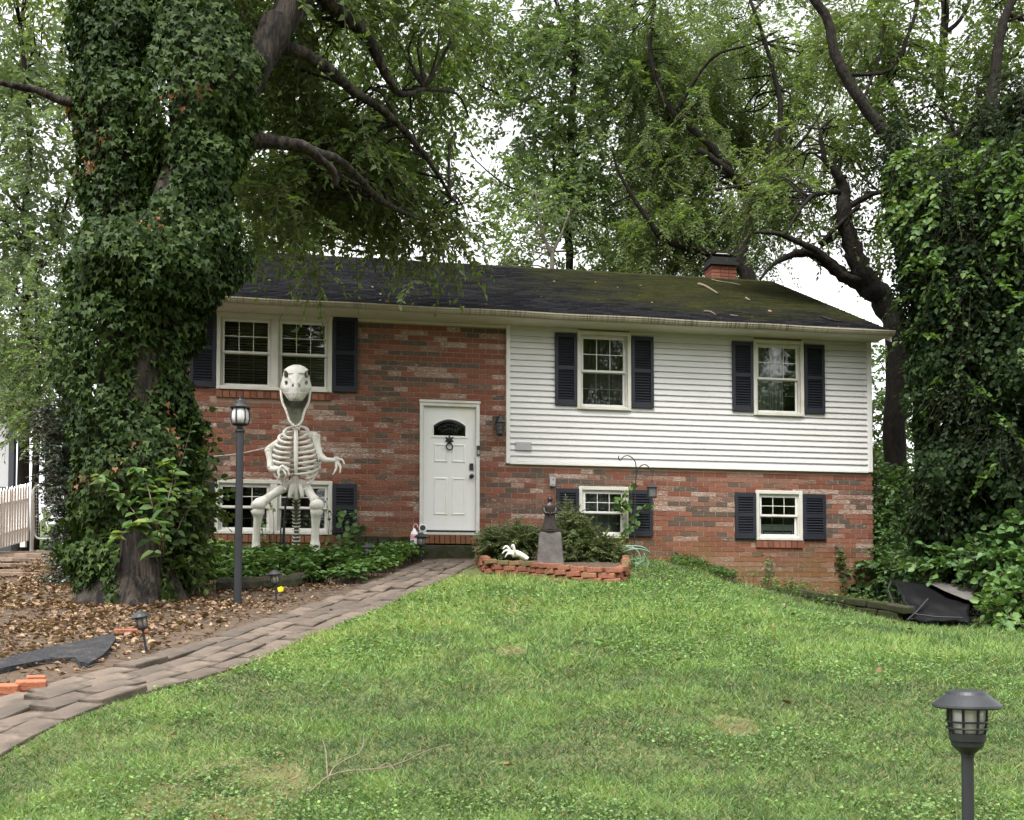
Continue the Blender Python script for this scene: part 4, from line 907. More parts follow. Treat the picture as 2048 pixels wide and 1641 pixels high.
make_tree('oak_tree', 'tall tree with thick dark curving limbs above the vine-covered trees', on(1900, 19.5), [
    [(1850,1150,19.5,.30),(1845,700,19.5,.27),(1835,480,19.5,.22),(1822,380,19.5,.19),(1800,310,19.5,.165),(1765,260,19.5,.15),(1725,205,19.5,.14),(1690,150,19.5,.135),(1668,100,19.5,.125),(1655,40,19.5,.115),(1620,-20,19.5,.10),(1560,-200,19.5,.06)],
    [(1990,1150,19.6,.3),(1975,600,19.6,.24),(1968,350,19.6,.17),(1978,230,19.6,.15),(1990,150,19.6,.135),(1998,80,19.6,.12),(2020,10,19.6,.11),(2060,-80,19.6,.09),(2100,-300,19.6,.05)],
    [(1830,330,20,.11),(1880,290,20.2,.10),(1940,250,20.3,.07),(1990,240,20.4,.04)],
    [(1878,200,23,.13),(1885,100,23,.12),(1890,20,23,.11),(1880,-60,23,.09)], [(1885,70,23,.08),(1920,40,23,.06),(1950,-20,23,.05)],
    [(1690,150,19.5,.05),(1780,140,19.8,.045),(1820,60,20,.05),(1835,0,20,.05),(1840,-80,20,.03)],[(1725,205,19.5,.04),(1760,110,19.8,.03),(1770,30,20,.02)]],
    [(1720,60,90,90,19.6,1.6,330),(1800,180,90,80,19.8,1.6,330),(1740,260,60,60,19.6,1.2,190),(1880,290,90,60,19.8,1.4,250),(1980,60,70,90,20,1.4,260),(2040,180,70,100,20,1.4,280),(1800,60,60,80,20,1.2,170),(1850,380,80,60,19.4,1.3,210),(1950,360,80,60,19.4,1.3,230),(1930,180,50,50,20.2,1,70),(2000,290,70,60,19.6,1.2,170),
     (1800,-150,280,150,20,4,560),(2080,-100,160,180,20,3,320),(1850,-420,300,160,20,4,260),(2200,250,120,260,20,2.4,420)],
    'canopy_leaf', ll=.13, lw=.06, k=13, sl=.62, thr=.45, freq=1.0, seed=71, droop=.4, hang=.35, conn=90, dY=1.2, rs=.8, dens=.55)
# vine-covered trees at the right
def vine_tree(name, label, base, cols, seed, ll=.08, dens=950, mats='dark_ivy', mask=None, young=None):
    T = thing(name, label, 'tree', base)
    m = MB(base)
    for c in cols[:1]:
        W = np.array([[*atY(x, y, Y), .16] for x, y, Y, h_ in c]); m.tube(smoothpts(W[:, :3], 4), .15, 8, wob=.1)
    m.build('trunk', 'bark', T, smooth=True)
    hp = hull_leaves(cols, ll, 'wide', dens, seed, mask, depth=.55, updir=.5, amp=1.9)
    bl = [(x + random.uniform(-.6, .6) * h_, y + random.uniform(-60, 40), h_ * .55, 45, Y - h_ * Y / FPX * .7, .25, 26) for c in cols for x, y, Y, h_ in c for _ in range(3)]
    sp_, _ = sprays(bl, ll=ll * 1.05, lw=ll * .62, k=10, sl=.5, droop=.7, hang=.6, thr=.35, freq=1.5, seed=seed + 2)
    leafobj('vines', hp + sp_, [mats, 'bark'], T, base)
    if young:
        yp, _ = sprays(young, ll=.11, lw=.07, k=10, sl=.5, droop=.5, hang=.5, thr=.42, freq=1.4, seed=seed + 4, shape='wide'); leafobj('young_leaves', yp, ['bright_leaf', 'bark'], T, base)
vine_tree('vine_covered_tree', 'dark tree wrapped in hanging vines beside the black tarp', on(1895, 17.8), [[(1925,1180,17.8,82),(1922,1000,17.8,84),(1918,800,17.8,82),(1912,600,17.8,74),(1900,450,17.8,66),(1890,350,17.8,50)], [(1945,700,17.4,60),(1930,550,17.4,65),(1935,420,17.4,50)], [(1858,760,18.6,30),(1848,600,18.8,42),(1838,480,18.9,46),(1822,390,19,40),(1800,315,19.2,22)], [(1960,330,19.3,40),(1975,250,19.4,26)]], 81, young=[(1850,330,60,45,18.4,.5,60),(1905,400,70,60,17.4,.4,80),(1830,450,35,60,18.3,.4,45),(1885,530,45,70,17.1,.4,30),(1935,330,50,40,18.6,.5,45),(1850,620,25,80,18.2,.3,16),(1900,700,50,80,17,.3,6)])
vine_tree('vine_covered_tree', 'broad vine-smothered tree behind the leafy bush pile on the right', on(2040, 17.2), [[(2040,1150,17.2,100),(2040,900,17.2,95),(2035,700,17.2,90),(2035,500,17.2,85),(2040,330,17.2,70),(2050,200,17.2,50)], [(2150,1150,17.2,110),(2160,700,17.2,110),(2160,400,17.2,90)]], 83, young=[(2010,330,50,60,16.9,.4,60),(2035,430,45,80,16.6,.4,60),(1990,560,40,80,16.7,.4,16),(2040,640,40,90,16.4,.3,8),(2000,880,40,100,16.3,.3,6)])
# trees on the left, behind the neighbour's fence
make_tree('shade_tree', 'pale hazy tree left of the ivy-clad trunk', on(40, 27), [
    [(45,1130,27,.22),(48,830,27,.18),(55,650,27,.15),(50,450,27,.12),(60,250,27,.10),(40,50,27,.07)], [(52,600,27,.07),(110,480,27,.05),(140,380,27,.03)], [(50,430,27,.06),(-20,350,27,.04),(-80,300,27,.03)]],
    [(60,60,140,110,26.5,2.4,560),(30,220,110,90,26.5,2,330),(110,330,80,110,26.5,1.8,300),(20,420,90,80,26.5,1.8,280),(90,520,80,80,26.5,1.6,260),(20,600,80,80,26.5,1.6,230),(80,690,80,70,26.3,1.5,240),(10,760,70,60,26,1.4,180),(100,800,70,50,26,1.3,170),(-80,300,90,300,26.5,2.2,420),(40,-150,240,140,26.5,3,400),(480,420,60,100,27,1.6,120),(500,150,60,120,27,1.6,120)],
    'pale_leaf_hazed', ll=.16, lw=.085, k=12, sl=.75, thr=.42, freq=.8, seed=91)
make_tree('hemlock_tree', 'grey-green tree low behind the fence and the holly', on(60, 23), [[(70,1100,23,.12),(72,900,23,.10),(75,700,23,.07),(70,560,23,.04)]],
    [(60,620,70,70,22.8,1.2,210),(100,730,70,60,22.6,1.2,230),(30,700,60,60,22.8,1.2,170),(60,820,90,40,22.5,1.2,220),(110,860,60,40,22.2,1,150)], 'back_leaf_hazed', ll=.11, lw=.05, k=14, sl=.6, thr=.4, seed=93, conn=20)
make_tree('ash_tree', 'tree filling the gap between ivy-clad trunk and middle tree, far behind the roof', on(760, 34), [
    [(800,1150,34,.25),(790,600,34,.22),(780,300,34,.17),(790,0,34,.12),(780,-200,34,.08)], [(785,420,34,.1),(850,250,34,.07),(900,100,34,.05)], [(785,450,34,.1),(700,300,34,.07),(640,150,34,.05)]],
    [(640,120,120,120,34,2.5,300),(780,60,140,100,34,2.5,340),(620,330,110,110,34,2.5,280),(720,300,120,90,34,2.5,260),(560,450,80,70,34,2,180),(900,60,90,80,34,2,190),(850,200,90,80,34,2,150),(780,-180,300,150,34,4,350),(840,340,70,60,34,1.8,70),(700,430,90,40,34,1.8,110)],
    'pale_leaf_hazed', ll=.19, lw=.10, k=11, sl=.9, thr=.44, freq=.6, seed=95, conn=40)
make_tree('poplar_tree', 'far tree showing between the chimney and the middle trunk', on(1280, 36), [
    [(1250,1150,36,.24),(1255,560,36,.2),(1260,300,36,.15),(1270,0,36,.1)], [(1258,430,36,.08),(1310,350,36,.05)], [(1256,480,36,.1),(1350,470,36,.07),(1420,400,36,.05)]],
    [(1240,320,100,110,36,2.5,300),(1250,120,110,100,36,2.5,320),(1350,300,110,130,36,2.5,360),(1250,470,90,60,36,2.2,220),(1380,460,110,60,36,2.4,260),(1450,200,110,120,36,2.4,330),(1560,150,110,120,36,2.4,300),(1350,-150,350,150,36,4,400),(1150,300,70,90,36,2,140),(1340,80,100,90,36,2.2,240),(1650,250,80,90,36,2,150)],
    'pale_leaf_hazed', ll=.19, lw=.10, k=11, sl=.9, thr=.42, freq=.6, seed=97, conn=40)
make_tree('alder_tree', 'sunlit light green tree low behind the right corner of the house', on(1770, 30), [[(1775,1150,30,.15),(1772,900,30,.12),(1775,750,30,.08),(1770,640,30,.04)]],
    [(1770,740,45,70,29.5,1.4,150),(1765,860,55,80,29.5,1.6,300),(1780,980,60,70,29.5,1.6,300),(1770,1080,60,60,29.3,1.6,250),(1850,420,90,80,31,2,180),(1960,300,120,120,31,2,240)], 'bright_leaf', ll=.16, lw=.08, k=12, sl=.7, thr=.38, seed=99, conn=16)
# ---- bushes
def bush(name, label, base, blobs, leafm, ll, lw, k=12, sl=.35, seed=5, shape='rhomb', cat='shrub', thr=.3, freq=2.0, droop=-.1, hang=.1, stems=10, group=None, pin=False, kind='stuff'):
    T = thing(name, label, cat, base, group=group)
    parts, P = sprays(blobs, ll=ll, lw=lw, k=k, sl=sl, thr=thr, freq=freq, seed=seed, droop=droop, hang=hang, shape=shape, pin=pin)
    m = MB(base)
    for i in RNG.choice(len(P), min(stems, len(P)), replace=False):
        q = P[i]; b0 = np.asarray(base) + np.array([random.gauss(0, .08), random.gauss(0, .08), -.03]); m.tube(smoothpts([b0, b0 * .5 + q * .5 + np.array([random.gauss(0, .05), 0, .05]), q], 4), list(np.linspace(.016, .005, 9)), 5)
    m.build('branches', 'twig', T); leafobj('foliage', parts, [leafm, 'twig'], T, base)
    return T
bush('holly_bush', 'dark glossy small-leaved bush beside the wire gate', on(150, 14.6), [(150,1010,38,95,14.6,.4,440),(165,900,50,70,14.7,.45,330),(135,850,50,40,14.8,.4,200),(162,1090,40,50,14.5,.35,240),(120,920,30,40,14.8,.3,110),(170,1150,50,40,14.0,.35,160)], 'holly_leaf', .055, .032, k=14, sl=.28, seed=111, freq=2.5)
YB1, YB2 = gp(1020, 1118), gp(1170, 1128)
bush('yew_shrub', 'brownish green low yew between door and pedestal', on(1020, 15.9), [(1015,1088,46,26,15.9,.3,380),(1048,1086,32,28,15.8,.28,270),(985,1088,22,26,15.9,.24,200),(1030,1062,36,12,15.9,.22,70)], 'yew_leaf', .05, .012, k=18, sl=.18, seed=113, thr=.2, freq=4, pin=True)
bush('yew_shrub', 'taller green yew between pedestal and low window', on(1170, 15.9), [(1150,1076,36,34,15.9,.3,360),(1190,1098,42,30,15.8,.3,380),(1142,1036,18,22,15.9,.18,90),(1222,1118,28,20,15.7,.25,190),(1150,1112,40,24,15.7,.3,260),(1122,1085,14,30,15.8,.18,110)], 'yew_leaf', .05, .013, k=18, sl=.18, seed=115, thr=.2, freq=4, pin=True)
sh_b = gp(1985, 1245)
bush('leafy_bush', 'mounded light green bush of broad leaves beside the black tarp', sh_b, [(2055,1195,45,48,15.6,.45,190),(2090,1170,50,70,15.6,.6,200),(2015,1230,16,14,15.3,.2,30),(2090,1180,60,70,15.6,.6,170),(1915,1125,60,20,17.3,.3,90),(2025,1120,60,35,16.6,.5,170),(2060,1080,60,50,16.6,.6,160)], 'cover_leaf', .12, .10, k=9, sl=.4, seed=117, shape='wide', thr=.25, hang=.3)
bush('side_shrub', 'dark leafy shrub growing against the right corner of the house', on(1775, 19.8), [(1780,1090,40,50,19.8,.6,200),(1770,1000,30,60,19.9,.5,170),(1800,1140,50,40,19.2,.6,200),(1770,1150,20,30,19,.3,80),(1830,1080,50,70,19.2,.6,210),(1850,1130,60,30,18.4,.5,150)], 'cover_leaf', .12, .06, k=11, sl=.45, seed=119, thr=.28, hang=.3)
bush('vine_thicket', 'tangle of thin yellowing vines right of the ivy-clad trunk', gp(352, 1172), [(365,1080,24,80,Y0+.35,.3,90),(372,960,26,70,Y0+.4,.3,80),(385,880,22,50,Y0+.45,.25,40),(345,1130,30,35,Y0+.2,.3,60),(400,1010,24,50,Y0+.7,.3,40),(330,980,30,60,Y0-.2,.25,40)], 'vine_leaf', .085, .06, k=9, sl=.32, seed=141, shape='wide', thr=.3, hang=.3, stems=26)
# woods far beyond the neighbouring yards
q_ = []
for i in range(64):
    x = -75 + i * 2.4; r = random.uniform(2.4, 4.2); c = np.array([x, 52 + random.uniform(-4, 6), random.uniform(0, 4.5)])
    q_.append(nrmz(RNG.normal(size=(330, 3))) * RNG.random((330, 1)) ** .4 * np.array([r * 1.2, r, r]) + c)
q_ = np.concatenate(q_); V, Fc, R = leaves(q_, RNG.normal(size=(len(q_), 3)), RNG.normal(size=(len(q_), 3)), .8, .5, 'wide', RNG.random(len(q_)))
tag(leafobj('distant_wood', [(V, Fc, R, 0)], 'back_leaf_hazed'), 'low distant wood showing between trunks behind the houses', 'trees', kind='stuff')
# the wood across the street behind the viewer, seen only in the window glass
wb_ = []
for i in range(48):
    x = -34 + (i % 16) * 4.6 + random.uniform(-2, 2); wb_.append((x, (3 + 6 * (i // 16)) + random.uniform(0, 4), random.uniform(2.4, 3.8)))
PP = []
for x, z, r in wb_:
    q = nrmz(RNG.normal(size=(420, 3))) * RNG.random((420, 1)) ** .4 * np.array([r * 1.2, r, r * 1.3]) + np.array([x, -24 + random.uniform(-3, 3), z]); PP.append(q)
PP = np.concatenate(PP); nP = len(PP)
V, Fc, R = leaves(PP, RNG.normal(size=(nP, 3)), RNG.normal(size=(nP, 3)), .9, .6, 'wide', RNG.random(nP))
wo_ = leafobj('far_wood', [(V, Fc, R, 0)], 'canopy_leaf'); tag(wo_, 'mass of trees across the street mirrored in the window panes', 'trees', kind='stuff')
# ---------------------------------------------------------------- paved path
seg = np.linalg.norm(np.diff(PATH, axis=0), axis=1); AL = np.concatenate([[0], np.cumsum(seg)])
def path_at(s, off):
    x = np.interp(s, AL, PATH[:, 0]); y = np.interp(s, AL, PATH[:, 1]); e = .05
    tx = np.interp(s + e, AL, PATH[:, 0]) - np.interp(s - e, AL, PATH[:, 0]); ty = np.interp(s + e, AL, PATH[:, 1]) - np.interp(s - e, AL, PATH[:, 1]); l = math.hypot(tx, ty) + 1e-9
    return x + off * ty / l, y - off * tx / l, math.atan2(ty, tx)
pm = MB(); ns = 120; vs = []
for i in range(ns + 1):
    s = AL[-1] * i / ns
    for off in (-.47, -.2, .1, .47):
        x, y, _ = path_at(s, off); vs.append((x, y, h1(x, y) + (.006 if abs(off) < .4 else -.02)))
pm.add(vs, [(4*i + j, 4*i + 4 + j, 4*i + 5 + j, 4*i + 1 + j) for i in range(ns) for j in range(3)][::1])
PATHO = pm.build('path', 'soil', None, smooth=True); tag(PATHO, 'uneven brown paver path leading to the front door', None, kind='structure')
pv = []
for k in range(10):
    m = MB(); L_, W_, T_ = .40, .198, .055; j = lambda: random.uniform(-.006, .006)
    vs = [(-L_/2+j(), -W_/2+j(), -T_), (L_/2+j(), -W_/2+j(), -T_), (L_/2+j(), W_/2+j(), -T_), (-L_/2+j(), W_/2+j(), -T_)]; tp = [(a*.985, b*.97, 0.0 + random.uniform(-.004, .004)) for a, b, c in vs]
    md = [(a, b, -.008) for a, b, c in vs]
    m.add(vs + md + tp, [(0, 1, 5, 4), (1, 2, 6, 5), (2, 3, 7, 6), (3, 0, 4, 7), (4, 5, 9, 8), (5, 6, 10, 9), (6, 7, 11, 10), (7, 4, 8, 11), (8, 9, 10, 11), (3, 2, 1, 0)], 0, (k + .5) / 10)
    pv.append(m.mesh('paver', 'paver', attr=True))
HEAVE = [(300,1330),(320,1318),(165,1385),(190,1395),(690,1160),(705,1170),(760,1150),(790,1180),(870,1140)]
HP = [gp(*p)[:2] for p in HEAVE]
s0 = AL[1] - .9
for c in range(4):
    s = s0 + (c % 2) * .2 + random.uniform(-.03, .03)
    while s < AL[-1] - .02:
        off = -.315 + c * .21; x, y, a = path_at(s, off); o = link('paver', random.choice(pv), PATHO)
        dst = min(math.hypot(x - p[0], y - p[1]) for p in HP); hv = .55 if dst < .22 else 0
        e = .15; gxs = (h1(x + e * math.cos(a), y + e * math.sin(a)) - h1(x - e * math.cos(a), y - e * math.sin(a))) / (2 * e)
        gys = (h1(x - e * math.sin(a), y + e * math.cos(a)) - h1(x + e * math.sin(a), y - e * math.cos(a))) / (2 * e)
        o.location = (x + random.uniform(-.008, .008), y, h1(x, y) + .020 + random.uniform(-.004, .004) + hv * random.uniform(.02, .045))
        o.rotation_euler = (math.atan(gys) + random.gauss(0, .015) + hv * random.uniform(-.13, .13), -math.atan(gxs) + random.gauss(0, .012) + hv * random.uniform(-.02, .14), a + random.gauss(0, .02))
        s += .412
# ---------------------------------------------------------------- lamp post
b = gp(475, 1212); Yp = b[1]; k = Yp / FPX
def zt(py): return float(atY(475, py, Yp)[2])
lean = (atY(481, 810, Yp)[0] - b[0]) / (zt(810) - b[2])
LP_ = thing('lamp_post', 'dark grey lamp post with glass lantern standing in the leaf litter', 'lamp post', b)
def at_(z): return b + np.array([lean * (z - b[2]), 0, z - b[2]])
m = MB(b); m.tube([at_(b[2] - .05), at_(zt(1075))], .043, 16); m.tube([at_(zt(1078)), at_(zt(1070))], .046, 16); m.tube([at_(zt(1071)), at_(zt(862))], .040, 16); m.build('post', 'dark_grey_metal', LP_, smooth=False)
m = MB(b); zc = zt(866); c = at_(zc)
m.lathe([(.042, 0), (.052, .012), (.05, .03), (.03, .05), (.03, .07), (.085, .085), (.088, .095)], c, 16)
z2 = zt(852) - zc
for j in range(6):
    t_ = j * math.pi / 3 + .3; pr = [(.082, .09), (.098, .15), (.095, .22), (.078, .27)]
    m.tube([c + np.array([r * math.cos(t_), r * math.sin(t_), z]) for r, z in pr], .008, 5)
HD = m.build('lantern_cage', 'dark_grey_metal', LP_)
m = MB(b); m.lathe([(.076, .09), (.091, .15), (.088, .22), (.072, .268)], c, 18); m.build('lantern_glass', 'frosted', HD, smooth=True)
m = MB(b); m.lathe([(.105, .262), (.108, .272), (.085, .30), (.06, .315), (.056, .335), (.03, .35), (.022, .365), (.026, .38), (.006, .395)], c, 18); m.build('lantern_cap', 'dark_grey_metal', HD, smooth=False)
# ---------------------------------------------------------------- solar path lights
def path_light(px, py, ptop, label, tilt=(0, 0), tagc=False, group='path lights', Yf=None):
    b = gp(px, py) if Yf is None else on(px, Yf); hgt = float(atY(px, ptop, b[1])[2] - b[2]); T = thing('path_light', label, 'path light', b, group=group); R = rotx(tilt[1]) @ roty(tilt[0])
    s = hgt / .36
    def q(x, z): return b + R @ np.array([x, 0, z * s])
    m = MB(b); m.tube([q(0, -.04), q(0, .20)], .011 * s, 8); m.build('stake', 'dark_grey_metal', T)
    m = MB(b); m.lathe([(.012, .19), (.040, .20), (.046, .215), (.044, .225)], b, 14, R=R * s); m.build('base_ring', 'dark_grey_metal', T)
    m = MB(b); m.lathe([(.041, .222), (.047, .305)], b, 14, R=R * s); m.build('lens', 'smoke_glass', T, smooth=True)
    m = MB(b)
    for j in range(6): t_ = j * math.pi / 3; m.tube([b + R @ np.array([.045 * math.cos(t_), .045 * math.sin(t_), .22]) * s, b + R @ np.array([.050 * math.cos(t_), .050 * math.sin(t_), .305]) * s], .004 * s, 4)
    m.build('cage', 'dark_grey_metal', T)
    m = MB(b); m.lathe([(.045, .302), (.085, .300), (.088, .307), (.06, .335), (.03, .350), (.02, .36)], b, 16, R=R * s); m.build('cap', 'dark_grey_metal', T, smooth=False)
    if tagc:
        m = MB(b); p0 = q(.02, .13); m.add([p0 + np.array(v) for v in ((0, -.02, .03), (.05, -.03, .045), (.075, -.02, .03), (.065, -.02, -.01), (.02, -.025, -.02))], [(0, 1, 2, 3, 4)]); m.build('tag', 'yellow', T)
    return T
path_light(293, 1305, 1221, 'leaning solar path light beside the broken asphalt', (-.16, .05))
path_light(553, 1205, 1140, 'solar path light with a yellow tag on its stake', (-.08, 0), True)
path_light(735, 1142, 1088, 'solar path light among the ground cover leaves', (0, 0))
path_light(841, 1110, 1066, 'solar path light in front of the door stoop', (.02, 0), Yf=16.75)
# foreground tall light
fb_ = on(1928, 3.65); fz_ = atY(1934, 1384, 3.65)[2]; fx = atY(1934, 1384, 3.65)[0]
T = thing('garden_light', 'tall dark garden light with wide cap and ribbed glass standing in the lawn', 'garden light', fb_); kk = 3.65 / FPX
def fzp(py): return float(atY(1934, py, 3.65)[2] - fb_[2])
def lat(mb_, pr, n=28, **kw): mb_.lathe([(r * kk, fzp(y)) for r, y in pr], (fb_[0] + (fx - fb_[0]) * .8, fb_[1], fb_[2]), n, **kw); return mb_
m = MB(fb_); m.tube([fb_ + np.array([0, 0, -.05]), fb_ + np.array([(fx - fb_[0]) * .7, 0, fzp(1512)])], [11.6 * kk, 11.6 * kk], 20); m.build('pole', 'dark_grey_metal', T, smooth=False)
m = MB(fb_); lat(m, [(12, 1516), (13, 1508), (30, 1492), (32, 1482), (34, 1481), (35, 1468), (32, 1466)]); m.build('socket', 'dark_grey_metal', T)
m = MB(fb_); lat(m, [(28, 1470), (33, 1440), (34, 1400)]); m.build('lens', 'frosted', T, smooth=True)
m = MB(fb_); cx_ = np.array([fb_[0] + (fx - fb_[0]) * .8, fb_[1], fb_[2]])
for j in range(8): t_ = j * math.pi / 4 + .2; m.tube([cx_ + np.array([32 * kk * math.cos(t_), 32 * kk * math.sin(t_), fzp(1472)]), cx_ + np.array([36.5 * kk * math.cos(t_), 36.5 * kk * math.sin(t_), fzp(1440)]), cx_ + np.array([37 * kk * math.cos(t_), 37 * kk * math.sin(t_), fzp(1402)])], 2.6 * kk, 6)
for yy in (1443, 1456): m.tube([cx_ + np.array([38.5 * kk * math.cos(t_), 38.5 * kk * math.sin(t_), fzp(yy)]) for t_ in np.linspace(0, 2 * math.pi, 33)], 2.2 * kk, 6)
m.build('cage', 'dark_grey_metal', T)
m = MB(fb_); lat(m, [(34, 1401), (45, 1404), (62, 1416), (66, 1413), (65, 1409), (52, 1398), (40, 1389), (36, 1383), (24, 1380), (4, 1379)], 36); m.build('cap', 'dark_grey_metal', T, smooth=False)
# ---------------------------------------------------------------- brick planter ring
pl_px = [(962,1106),(958,1128),(975,1146),(1010,1150),(1060,1155),(1110,1160),(1160,1165),(1205,1168),(1238,1167),(1252,1158),(1250,1140)]
PLp = smoothpts(np.array([gp(x, y)[:2] for x, y in pl_px]), 12)
pb = np.array([*PLp.mean(0), 0.0]); pb[2] = h1(pb[0], pb[1]); PT = thing('brick_planter', 'low curved planter edge of loose stacked red bricks', 'planter', pb)
seg2 = np.linalg.norm(np.diff(PLp, axis=0), axis=1); AL2 = np.concatenate([[0], np.cumsum(seg2)])
bms = []
for k_ in range(8):
    m = MB(); m.box((0, 0, 0), (.205, .095, .064), None, 0, (k_ + .5) / 8); bms.append(m.mesh('brick', 'planter_brick', attr=True))
pz = {}
for r in range(3):
    s = .02 + (r % 2) * .11
    while s < AL2[-1]:
        x = np.interp(s, AL2, PLp[:, 0]); y = np.interp(s, AL2, PLp[:, 1]); x2 = np.interp(s + .05, AL2, PLp[:, 0]); y2 = np.interp(s + .05, AL2, PLp[:, 1]); x0 = np.interp(s - .05, AL2, PLp[:, 0]); y0 = np.interp(s - .05, AL2, PLp[:, 1])
        if not (r == 2 and (.30 < s / AL2[-1] < .42)) and not (r == 2 and random.random() < .04):
            o = link('brick', bms[min(7, int((random.random() ** (1.4 if r < 2 else .7)) * 8))], PT)
            mo = o.modifiers.new('bevel', 'BEVEL'); mo.width = .006; mo.segments = 1
            o.location = (x - pb[0] + random.gauss(0, .008), y - pb[1] + random.gauss(0, .012), h1(x, y) - pb[2] + .030 + r * .069 + random.gauss(0, .003)); o.rotation_euler = (random.gauss(0, .02), random.gauss(0, .025), math.atan2(y2 - y0, x2 - x0) + random.gauss(0, .05))
        s += .222 + random.uniform(0, .012)
# soil fill inside the planter
m = MB(); cc_ = PLp[::6]; cen = cc_.mean(0) + np.array([0, .25]); vs = [(x + (cen[0] - x) * .06, y + (cen[1] - y) * .06, h1(x, y) + .11) for x, y in cc_] + [(cen[0], cen[1], h1(*cen) + .14)]
back = [hw(5.3, -.1, 0), hw(2.8, -.1, 0)]
vs += [(p[0], p[1], h1(p[0], p[1]) + .06) for p in back]
nn_ = len(cc_); m.add(vs, [(i, i + 1, nn_) for i in range(nn_ - 1)] + [(nn_ - 1, nn_ + 1, nn_), (nn_ + 1, nn_ + 2, nn_), (nn_ + 2, 0, nn_)]); so_ = m.build('soil_bed', 'soil'); tag(so_, 'dark soil bed behind the brick planter edge', None, kind='structure')
# a flat loose brick in the grass before the planter
lbk = gp(1125, 1166); o = MB(lbk).box(lbk + np.array([0, 0, .012]), (.21, .1, .04), rotz(.1), 0, .3).build('loose_brick', 'planter_brick', None, attr=True, bevel=.006); o.data.transform(Matrix.Translation((0, 0, 0))); o.location = lbk; tag(o, 'loose orange brick lying flat in grass before the planter', 'brick')
# ---------------------------------------------------------------- pedestal and statue
pd = on(1100, 14.9); kp = 14.9 / FPX; zb = atY(1100, 1132, 14.9)[2]; ztop = atY(1100, 1066, 14.9)[2]; pd = np.array([atY(1100, 1132, 14.9)[0], 14.9, zb - .06])
T = thing('pedestal', 'grey tapered stone pedestal standing in the brick planter', 'pedestal', pd)
m = MB(pd); c = pd.copy(); hh = ztop - pd[2]; m.add([c + np.array(v) for v in ((-.185,-.185,0),(.185,-.185,0),(.185,.185,0),(-.185,.185,0),(-.145,-.145,hh),(.145,-.145,hh),(.145,.145,hh),(-.145,.145,hh))], [(0,3,2,1),(4,5,6,7),(0,1,5,4),(1,2,6,5),(2,3,7,6),(3,0,4,7)]); m.build('block', 'grey_stone', T, bevel=.01)
sb_ = np.array([pd[0], pd[1], ztop]); T = thing('statue', 'small dark bronze statue of a standing robed figure on the pedestal', 'statue', sb_)
m = MB(sb_); m.lathe([(.16, 0), (.165, .012), (.15, .022)], sb_, 20); m.build('plinth', 'bronze', T)
m = MB(sb_); hgt = (1066 - 994) * kp
prof = [(.04,.150,.085),(.10,.128,.080),(.2,.112,.074),(.34,.098,.066),(.46,.088,.060),(.56,.084,.056),(.66,.094,.060),(.74,.104,.060),(.79,.098,.052),(.82,.060,.044),(.84,.032,.032),(.865,.030,.032)]
vs = []; n_ = 40
for z, rx, ry in prof:
    rx *= .82
    for j in range(n_):
        t_ = 2 * math.pi * j / n_; fold = 1 + .07 * math.sin(9 * t_ + 2 * z) * max(0, 1 - z * 1.3) + .02 * math.sin(17 * t_); vs.append(sb_ + np.array([rx * math.cos(t_) * fold, ry * math.sin(t_) * fold, z * hgt]))
m.add(vs, [(i*n_+j, i*n_+(j+1) % n_, (i+1)*n_+(j+1) % n_, (i+1)*n_+j) for i in range(len(prof)-1) for j in range(n_)] + [tuple(range(n_))[::-1]])
m.ell(sb_ + np.array([0, -.003, hgt * .925]), (.034, .038, .043), 16, 10); m.ell(sb_ + np.array([0, .010, hgt * .938]), (.038, .036, .040), 16, 10); m.ell(sb_ + np.array([0, -.041, hgt * .915]), (.006, .008, .009), 8, 6)
for s in (-1, 1):
    m.tube(smoothpts([sb_ + np.array([s*.070, 0, hgt*.77]), sb_ + np.array([s*.080, -.015, hgt*.65]), sb_ + np.array([s*.068, -.060, hgt*.55]), sb_ + np.array([s*.035, -.085, hgt*.52])], 4), list(np.linspace(.030, .019, 13)), 9)
    m.ell(sb_ + np.array([s*.02, -.088, hgt*.52]), (.018, .014, .016), 8, 6)
m.build('figure', 'bronze', T, smooth=True)
# white bone-like ornament on the planter edge
wb = atY(1030, 1116, 14.5); T = thing('plaster_claw', 'white plaster claw ornament lying behind the planter bricks', 'ornament', wb); m = MB(wb)
m.tube(smoothpts([wb + np.array(v) for v in ((.17,0,-.02),(.09,0,.03),(.02,0,.055),(-.04,0,.05))], 4), list(np.linspace(.03, .055, 13)), 10); m.build('palm', 'bone', T, smooth=True)
for i, (dx, dz) in enumerate(((-.16,.11),(-.17,.05),(-.13,.0),(-.05,.13))):
    m = MB(wb); p0 = wb + np.array([-.03 + .03 * (i == 3), -.01 * i, .05]); m.tube(smoothpts([p0, p0 + np.array([dx*.5, -.03, dz*.9 - .0]), wb + np.array([dx, -.04, dz])], 4), list(np.linspace(.024, .006, 9)), 7); m.build('finger', 'bone', T, smooth=True)
